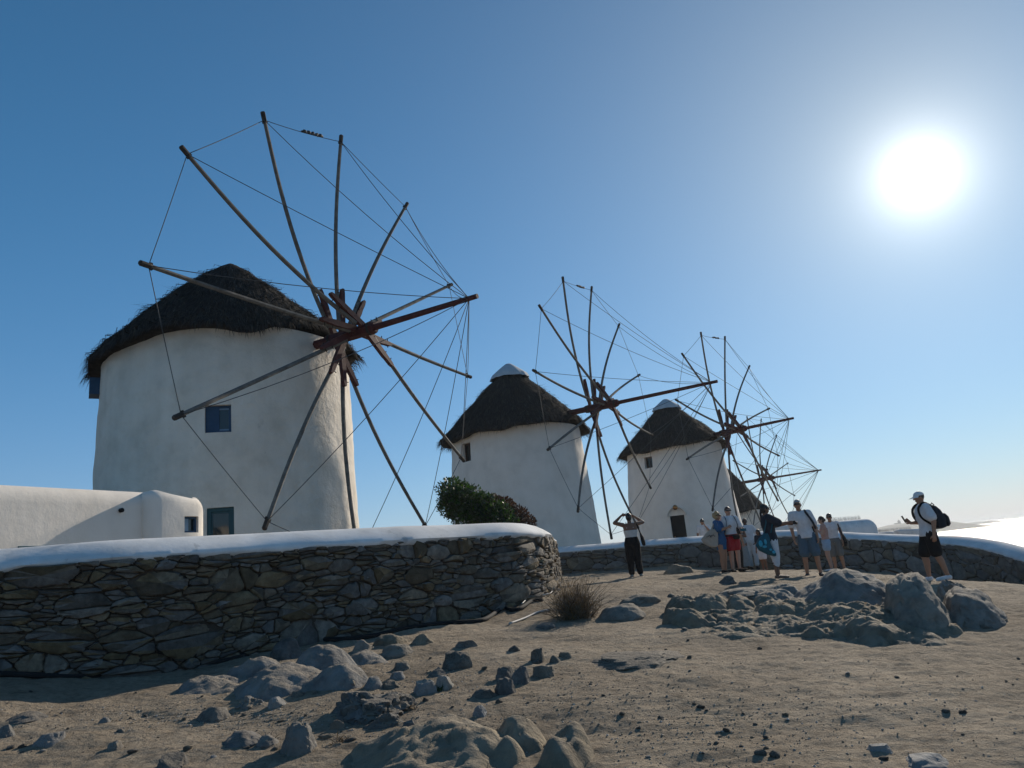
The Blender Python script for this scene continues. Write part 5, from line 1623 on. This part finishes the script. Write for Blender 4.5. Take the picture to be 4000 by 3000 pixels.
        mb.add(vs, fs); mb.build('visor', cm, cp)
    if pose.get('shades'):
        mb = MB()
        pts = [hr * s * x + hf2 * y for s, x, y in ((-1, .047, -.01), (-1, .044, .036), (-1, .03, .054), (1, .0, .06), (1, .03, .054), (1, .044, .036), (1, .047, -.01))]
        mb.tube([hc + p * H + hz * .006 * H for p in pts], [.005 * H, .007 * H, .0125 * H, .008 * H, .0125 * H, .007 * H, .005 * H], 8, flat=.45, side=hz)
        mb.build('sunglasses', M['lens'], root)
    root_info = dict(L=L, P=P, H=H, fw=fw, rg=rg, up=up, hc=hc, root=root)
    return root_info

def strap(mb, pts, w, t=.006):
    pts = smooth_path(pts, .04)
    mb.tube(list(pts), w, 6, flat=.25)

def feet(px, py, Y):
    p = at(px, py, Y)
    return V(p[0], p[1], gz(p[0], p[1]))

# 1 woman taking a picture, back to the viewer
p = person('woman in white top and wide black trousers taking a picture, arms raised', feet(2487, 2254, 19.9), 1.66, 8, SK['brown'], dict(mat=CL['offwhite'], z1=.72, sleeve=0, straps=True, name='camisole', z0=.57),
           dict(mat=CL['black'], len=1.88, z1=.615, flare=.012, cuff=.05, name='trousers'), dict(style='bun', mat=HR['black']),
           dict(elL=(-.235, .06, .86), wrL=(-.115, .1, .965), handL=(.9, .5, .2), elR=(.21, .12, .83), wrR=(.08, .16, .945), handR=(-.8, .5, .4), kneeL=(-.06, .01, .28), ankL=(-.065, .0, .045), kneeR=(.05, .03, .28), ankR=(.07, .03, .045)), shoes=CL['grey'], female=True, build=1.18)
mb = MB(); c = p['L'](.0, .2, .955); mb.box(c, p['rg'] * .075, p['fw'] * .006, p['up'] * .037)
thing_mesh(mb, 'phone', M['lens'], c, 'phone held up by the woman in black trousers', 'phone', smooth=False)
mb = MB(); q = p['L']; Hh = p['H']
loft(mb, [(q(.15, -.02, .66), p['rg'] * .02, p['fw'] * .05), (q(.165, -.02, .6), p['rg'] * .045, p['fw'] * .12), (q(.175, -.02, .53), p['rg'] * .055, p['fw'] * .15), (q(.18, -.02, .475), p['rg'] * .045, p['fw'] * .13), (q(.18, -.02, .46), p['rg'] * .02, p['fw'] * .08)])
bag = empty('shoulder_bag', q(.17, 0, .46)); tag(bag, 'black shoulder bag hanging at the side of the woman taking a picture', 'bag')
mb.build('bag', CL['black'], bag)
mb = MB(); strap(mb, [q(.155, .04, .63), q(.125, .045, .76), q(.095, .0, .848), q(.12, -.05, .76), q(.155, -.06, .63)], .016); mb.build('strap', CL['black'], bag)

# 2 man behind the far wall with a hand at his face
c2 = at(2752, 2100, 31.0); c2[2] = 1.02
person('man in a white shirt behind the far wall, hand at his face', c2, 1.76, 185, SK['tan'], dict(mat=CL['white'], collar=True), dict(mat=CL['navy'], len=1.8, name='trousers'), dict(style='short', mat=HR['black']),
       dict(elL=(-.16, .06, .66), wrL=(-.04, .12, .82), handL=(.2, -.2, .9), shades=True), shoes=CL['black'])

# 3 blonde woman in a blue dress with a tote bag
f3 = feet(2836, 2243, 20.8)
p = person('blonde woman in a short blue dress with sunglasses', f3, 1.66, 125, SK['tan'], dict(mat=CL['blue'], sleeve=.85, cuff=.05, skirt=(.37, .098), name='dress', k=1.12), None, dict(style='curly', mat=HR['blonde']),
           dict(elR=(.14, .06, .68), wrR=(.02, .17, .72), handR=(-.6, .5, .3), elL=(-.15, .02, .66), wrL=(-.13, .1, .52), shades=True), shoes=CL['black'], female=True, build=1.15)
q = p['L']
tb = empty('tote_bag', q(.18, -.16, .45)); tag(tb, 'beige canvas tote bag with dark print on the blonde woman\'s shoulder', 'bag')
mb = MB(); ax_, bx_ = unit(p['rg'] * .35 - p['fw']), unit(p['rg'] + p['fw'] * .35)
loft(mb, [(q(.155, -.02, .715), ax_ * .10, bx_ * .03), (q(.165, -.06, .66), ax_ * .17, bx_ * .055), (q(.18, -.11, .57), ax_ * .235, bx_ * .07), (q(.18, -.1, .5), ax_ * .2, bx_ * .065), (q(.18, -.06, .44), ax_ * .12, bx_ * .05), (q(.18, -.05, .425), ax_ * .06, bx_ * .03)])
remeshed(mb, 'bag', tb, CL['canvas'], .014, 3)
for s in (-1, 1):
    mb = MB(); strap(mb, [q(.16 + .02 * s, -.07, .69), q(.13 + .015 * s, -.01, .80), q(.1 + .01 * s, .01, .848), q(.135 + .015 * s, .05, .78), q(.155 + .02 * s, .06, .70)], .013); mb.build('handle', CL['canvas'], tb)
rng = random.Random(4)
for k in range(7):
    mb = MB(); c = q(.225, -.13 + .022 * k, .60 + .008 * (k % 3)) + bx_ * .028; mb.box(c, ax_ * rng.uniform(.008, .014), bx_ * .004, V(0, 0, rng.uniform(.012, .03))); mb.build('print', CL['navy'], tb, smooth=False)

# 4 man in white polo and red shorts
f4 = feet(2882, 2240, 20.9)
p = person('man in white polo shirt and red shorts beside the blonde woman', f4, 1.78, 172, SK['fair'], dict(mat=CL['white'], sleeve=.75, collar=True, cuff=.048, hem=.05, name='polo_shirt'), dict(mat=CL['red'], len=.62, flare=.012), dict(style='short', mat=HR['brown']),
           dict(elR=(.15, -.02, .64), wrR=(.15, .0, .49), elL=(-.155, .03, .645), wrL=(-.11, .13, .585), handL=(.1, .9, .2), shades=True, ankL=(-.045, .0, .045), ankR=(.06, -.01, .045)), shoes=CL['black'])
q = p['L']
mb = MB(); loft(mb, [(q(-.03, .105, .485), p['rg'] * .07, p['fw'] * .03), (q(-.03, .11, .51), p['rg'] * .1, p['fw'] * .045), (q(-.03, .108, .545), p['rg'] * .1, p['fw'] * .04), (q(-.03, .1, .56), p['rg'] * .09, p['fw'] * .025)])
bb = empty('belt_bag', q(-.03, .1, .485)); tag(bb, 'black belt bag at the waist of the man in red shorts', 'bag')
mb.build('pouch', CL['black'], bb)
mb = MB(); th = np.linspace(0, 2 * math.pi, 25); mb.tube([q(.108 * math.cos(t), .084 * math.sin(t), .545) for t in th], .014, 5, flat=.5); mb.build('belt', CL['black'], bb)
sb = empty('backpack', q(0, -.12, .6)); tag(sb, 'dark backpack on the back of the man in red shorts, mostly hidden', 'backpack')
mb = MB(); loft(mb, [(q(0, -.12, .58), p['rg'] * .11, p['fw'] * .06), (q(0, -.13, .66), p['rg'] * .13, p['fw'] * .09), (q(0, -.12, .78), p['rg'] * .11, p['fw'] * .07), (q(0, -.11, .81), p['rg'] * .06, p['fw'] * .04)]); mb.build('bag', CL['navy'], sb)
for s in (-1, 1):
    mb = MB(); strap(mb, [q(s * .06, -.08, .79), q(s * .07, -.01, .852), q(s * .075, .068, .79), q(s * .09, .08, .7), q(s * .105, .03, .62)], .02); mb.build('strap', CL['navy'], sb)
mb = MB(); c = q(-.115, .2, .615); mb.box(c, p['rg'] * .085, p['fw'] * .006, V(0, 0, .035)); thing_mesh(mb, 'tablet', CL['teal'], c, 'small teal tablet held out by the man in red shorts', 'tablet', smooth=False)

# 5 person in a white visor, almost hidden behind him
f5 = feet(2893, 2230, 23.6)
person('person in a white cap almost hidden behind the man in red shorts', f5, 1.72, 60, SK['tan'], dict(mat=CL['black'], sleeve=.8), dict(mat=CL['black'], len=1.85, name='trousers'), dict(style='short', mat=HR['black']), dict(cap=CL['visor']), shoes=CL['black'])

# 6 woman in a long grey dress, 7 man in white shirt and trousers
f6 = feet(2915, 2224, 25.2)
person('dark-haired woman in a long grey dress leaning by the far wall', f6, 1.66, 215, SK['brown'], dict(mat=CL['grey'], z1=.77, sleeve=0, straps=True, skirt=(.07, .13), sx=-.02, sy=.03, name='dress'), None, dict(style='long', mat=HR['black']),
       dict(lean=(.035, .0), elR=(.16, .03, .66), wrR=(.17, .09, .52), elL=(-.12, .06, .65), wrL=(-.06, .17, .68), handL=(.2, .8, .3)), shoes=CL['black'], female=True)
f7 = feet(2949, 2224, 25.9)
person('man with shaved head in white shirt and white trousers by the far wall', f7, 1.78, 195, SK['dark'], dict(mat=CL['white'], sleeve=1.5, collar=True, hem=.03), dict(mat=CL['offwhite'], len=1.75, flare=.006, cuff=.045, name='trousers'), None,
       dict(lean=(.03, -.02), kneeL=(-.06, .07, .28), ankL=(-.05, .1, .06), elL=(-.16, -.02, .65), wrL=(-.1, .05, .53)), shoes=CL['black'])

# 8 child
person('child with dark hair in white shorts behind the turquoise bag', feet(2990, 2232, 22.5), 1.22, 240, SK['brown'], dict(mat=CL['navy'], sleeve=.6), dict(mat=CL['white'], len=.85, flare=.01), dict(style='long', mat=HR['black']), dict(head=(0, .02, -.01)), build=1.1)

# 9 woman in navy t-shirt
f9 = feet(3040, 2268, 17.0)
p = person('woman in navy T-shirt and white capri trousers, arms stretched forward', f9, 1.66, 92, SK['brown'], dict(mat=CL['navy'], sleeve=.8, cuff=.052, k=1.08, hem=.05, name='t_shirt'), dict(mat=CL['white'], len=1.4, flare=.004, cuff=.044, name='capri_trousers', z1=.525), dict(style='pony', mat=HR['black']),
           dict(elR=(.13, .12, .70), wrR=(.06, .25, .715), handR=(-.1, .95, -.1), elL=(-.12, .13, .69), wrL=(-.04, .26, .70), handL=(.1, .95, -.1), shades=True, lean=(0, -.012), ankL=(-.05, .035, .045), kneeL=(-.052, .03, .28)), shoes=SK['brown'], female=True, build=1.16)
q = p['L']
cmr = empty('camera_bag', q(.01, .33, .68)); tag(cmr, 'dark camera held out in front by the woman in navy', 'camera')
mb = MB(); mb.box(q(.01, .325, .705), p['rg'] * .05, p['fw'] * .045, V(0, 0, .04)); mb.build('camera_body', CL['black'], cmr, smooth=False)
mb = MB(); mb.tube([q(.01, .345, .7), q(.01, .385, .69)], [.032, .03], 12); mb.build('lens', M['lens'], cmr)
bb = empty('beach_bag', q(.1, -.17, .33)); tag(bb, 'turquoise printed beach bag hanging behind the woman in navy', 'bag')
mb = MB(); fx, rx = p['fw'], p['rg']
loft(mb, [(q(.12, -.085, .60), fx * .05, rx * .03), (q(.12, -.12, .54), fx * .13, rx * .07), (q(.12, -.145, .46), fx * .17, rx * .1), (q(.12, -.12, .39), fx * .16, rx * .09), (q(.12, -.06, .33), fx * .11, rx * .06), (q(.12, -.02, .295), fx * .03, rx * .02)])
remeshed(mb, 'bag', bb, CL['teal'], .014, 3)
for (y, z, w, h) in ((-.19, .475, .045, .07), (-.125, .49, .03, .06), (-.145, .43, .05, .03), (-.04, .35, .04, .035), (-.075, .385, .03, .025)):
    mb = MB(); mb.ellipsoid(q(.178, y, z), w, .012, h, fx, rx, V(0, 0, 1), 10, 8); mb.build('print', CL['turquoise'], bb)
mb = MB(); strap(mb, [q(.12, -.12, .58), q(.115, -.07, .70), q(.1, -.01, .842), q(.12, .03, .76), q(.13, -.02, .6)], .016); mb.build('strap', CL['teal'], bb)

# 10 man in white T-shirt and denim shorts
f10 = feet(3180, 2249, 18.0)
p = person('grey-haired man in white T-shirt and denim shorts with sunglasses', f10, 1.82, 200, SK['tan'], dict(mat=CL['white'], sleeve=.78, cuff=.05, hem=.08, k=1.06, name='t_shirt'), dict(mat=CL['denim'], len=.9, flare=.016), dict(style='short', mat=HR['grey']),
           dict(lean=(.03, 0), shades=True, ankL=(-.085, .0, .045), kneeL=(-.075, .01, .28), ankR=(.075, .0, .045), kneeR=(.065, .01, .28)), shoes=CL['navy'])
q = p['L']
sl = empty('sling_bag', q(-.12, -.1, .56)); tag(sl, 'dark sling bag worn across the man in white T-shirt and denim shorts', 'bag')
mb = MB(); loft(mb, [(q(-.1, -.11, .55), p['rg'] * .07, p['fw'] * .04), (q(-.1, -.12, .6), p['rg'] * .1, p['fw'] * .06), (q(-.1, -.11, .68), p['rg'] * .07, p['fw'] * .04)]); mb.build('bag', CL['navy'], sl)
mb = MB(); strap(mb, [q(-.1, -.09, .66), q(-.02, -.07, .80), q(-.03, .0, .852), q(-.055, .068, .79), q(-.1, .085, .70), q(-.125, .05, .61), q(-.13, -.05, .58)], .026); mb.build('strap', CL['navy'], sl)

# 11 and 12 the couple behind him
person('woman in pink top and pale denim shorts behind the grey-haired man', feet(3250, 2237, 22.6), 1.62, 285, SK['fair'], dict(mat=CL['pink'], sleeve=.3, z1=.8, name='top'), dict(mat=CL['paledenim'], len=.4, flare=.012), dict(style='bun', mat=HR['brown']),
       dict(elL=(-.12, .05, .66), wrL=(-.06, .12, .76), handL=(.2, .3, .8)), shoes=CL['white'], female=True)
f12 = feet(3282, 2238, 23.2)
p = person('man in white tank top and grey shorts with a bag, next to far wall', f12, 1.76, 205, SK['tan'], dict(mat=CL['white'], sleeve=.25, hem=.05, name='tank_top'), dict(mat=CL['olive'], len=.9, flare=.012), dict(style='short', mat=HR['black']), dict(shades=True, kneeL=(-.07, .02, .28), ankL=(-.085, .0, .045)), shoes=CL['white'])
q = p['L']
sh = empty('shoulder_bag', q(-.17, -.03, .42)); tag(sh, 'long dark bag slung on the man in the white tank top', 'bag')
mb = MB(); loft(mb, [(q(-.17, -.02, .41), p['rg'] * .03, p['fw'] * .06), (q(-.18, -.02, .46), p['rg'] * .06, p['fw'] * .13), (q(-.165, -.02, .56), p['rg'] * .06, p['fw'] * .12), (q(-.155, -.02, .62), p['rg'] * .03, p['fw'] * .06)]); mb.build('bag', CL['black'], sh)
mb = MB(); strap(mb, [q(-.15, -.05, .6), q(-.13, -.05, .76), q(-.1, 0, .845), q(-.125, .05, .76), q(-.15, .04, .6)], .02); mb.build('strap', CL['navy'], sh)

# 13 walking man in a white cap
f13 = feet(3668, 2266, 15.2)
p = person('man in white cap and white polo walking left, looking at his phone', f13, 1.76, 278, SK['tan'], dict(mat=CL['white'], sleeve=.72, collar=True, cuff=.052, k=1.08, hem=.06, name='polo_shirt'), dict(mat=CL['black'], len=.88, flare=.016), dict(style='short', mat=HR['brown']),
           dict(cap=CL['visor'], lean=(0, .0), nod=.1, elR=(.13, .02, .65), wrR=(.10, .125, .65), handR=(-.1, .7, .65), elL=(-.155, -.03, .645), wrL=(-.16, -.0, .50), handL=(0, .1, -1),
                kneeR=(.05, .075, .285), ankR=(.05, .075, .045), kneeL=(-.05, -.02, .285), ankL=(-.05, -.085, .048), toeL=(-.06, .03, .018)), shoes=CL['white'], build=1.1)
q = p['L']
mb = MB(); c = q(.085, .195, .70); n_ = unit(p['fw'] * .35 + V(0, 0, .9)); mb.box(c, p['rg'] * .037, unit(p['fw'] * .9 - V(0, 0, .35)) * .006, n_ * .075)
thing_mesh(mb, 'phone', M['lens'], c, 'phone in the hand of the walking man in the white cap', 'phone', smooth=False)
bp = empty('backpack', q(0, -.15, .54)); tag(bp, 'dark rounded backpack on the walking man in the white cap', 'backpack')
fx, rx = p['fw'], p['rg']
mb = MB(); loft(mb, [(q(0, -.12, .555), rx * .12, fx * .04), (q(0, -.145, .57), rx * .15, fx * .1), (q(0, -.15, .66), rx * .16, fx * .12), (q(0, -.125, .76), rx * .145, fx * .1), (q(0, -.105, .81), rx * .11, fx * .065), (q(0, -.09, .825), rx * .05, fx * .03)])
bag = remeshed(mb, 'bag', bp, CL['navy'], .013, 3)
mb = MB(); loft(mb, [(q(0, -.215, .575), rx * .09, fx * .025), (q(0, -.225, .6), rx * .12, fx * .045), (q(0, -.22, .68), rx * .11, fx * .045), (q(0, -.2, .72), rx * .08, fx * .03)]); mb.build('pocket', CL['navy'], bp)
for s in (-1, 1):
    mb = MB(); strap(mb, [q(s * .06, -.09, .8), q(s * .08, .0, .856), q(s * .09, .075, .80), q(s * .105, .07, .70), q(s * .115, -.01, .62), q(s * .1, -.09, .58)], .024); mb.build('strap', CL['black'], bp)
mb = MB(); mb.tube([q(0, -.09, .82), q(.0, -.11, .85), q(0, -.13, .82)], .012, 6); mb.build('handle', CL['black'], bp)

bpy.data.scenes.remove(tmp_sc)

# ------------------------------------------------------------------ the air
mt = bpy.data.materials.new('haze'); mt.use_nodes = True
N, L = mt.node_tree.nodes, mt.node_tree.links
N.clear()
mo = N.new('ShaderNodeOutputMaterial'); pv = N.new('ShaderNodeVolumePrincipled')
pv.inputs['Color'].default_value = (0.62, 0.66, 0.70, 1)
pv.inputs['Density'].default_value = 0.00035
pv.inputs['Anisotropy'].default_value = 0.4
L.new(pv.outputs[0], mo.inputs['Volume'])
mb = MB(); mb.box(V(0, 0, -1.5), V(20500, 0, 0), V(0, 20500, 0), V(0, 0, 17.0))
mb.build('haze', mt, smooth=False, kind='stuff')
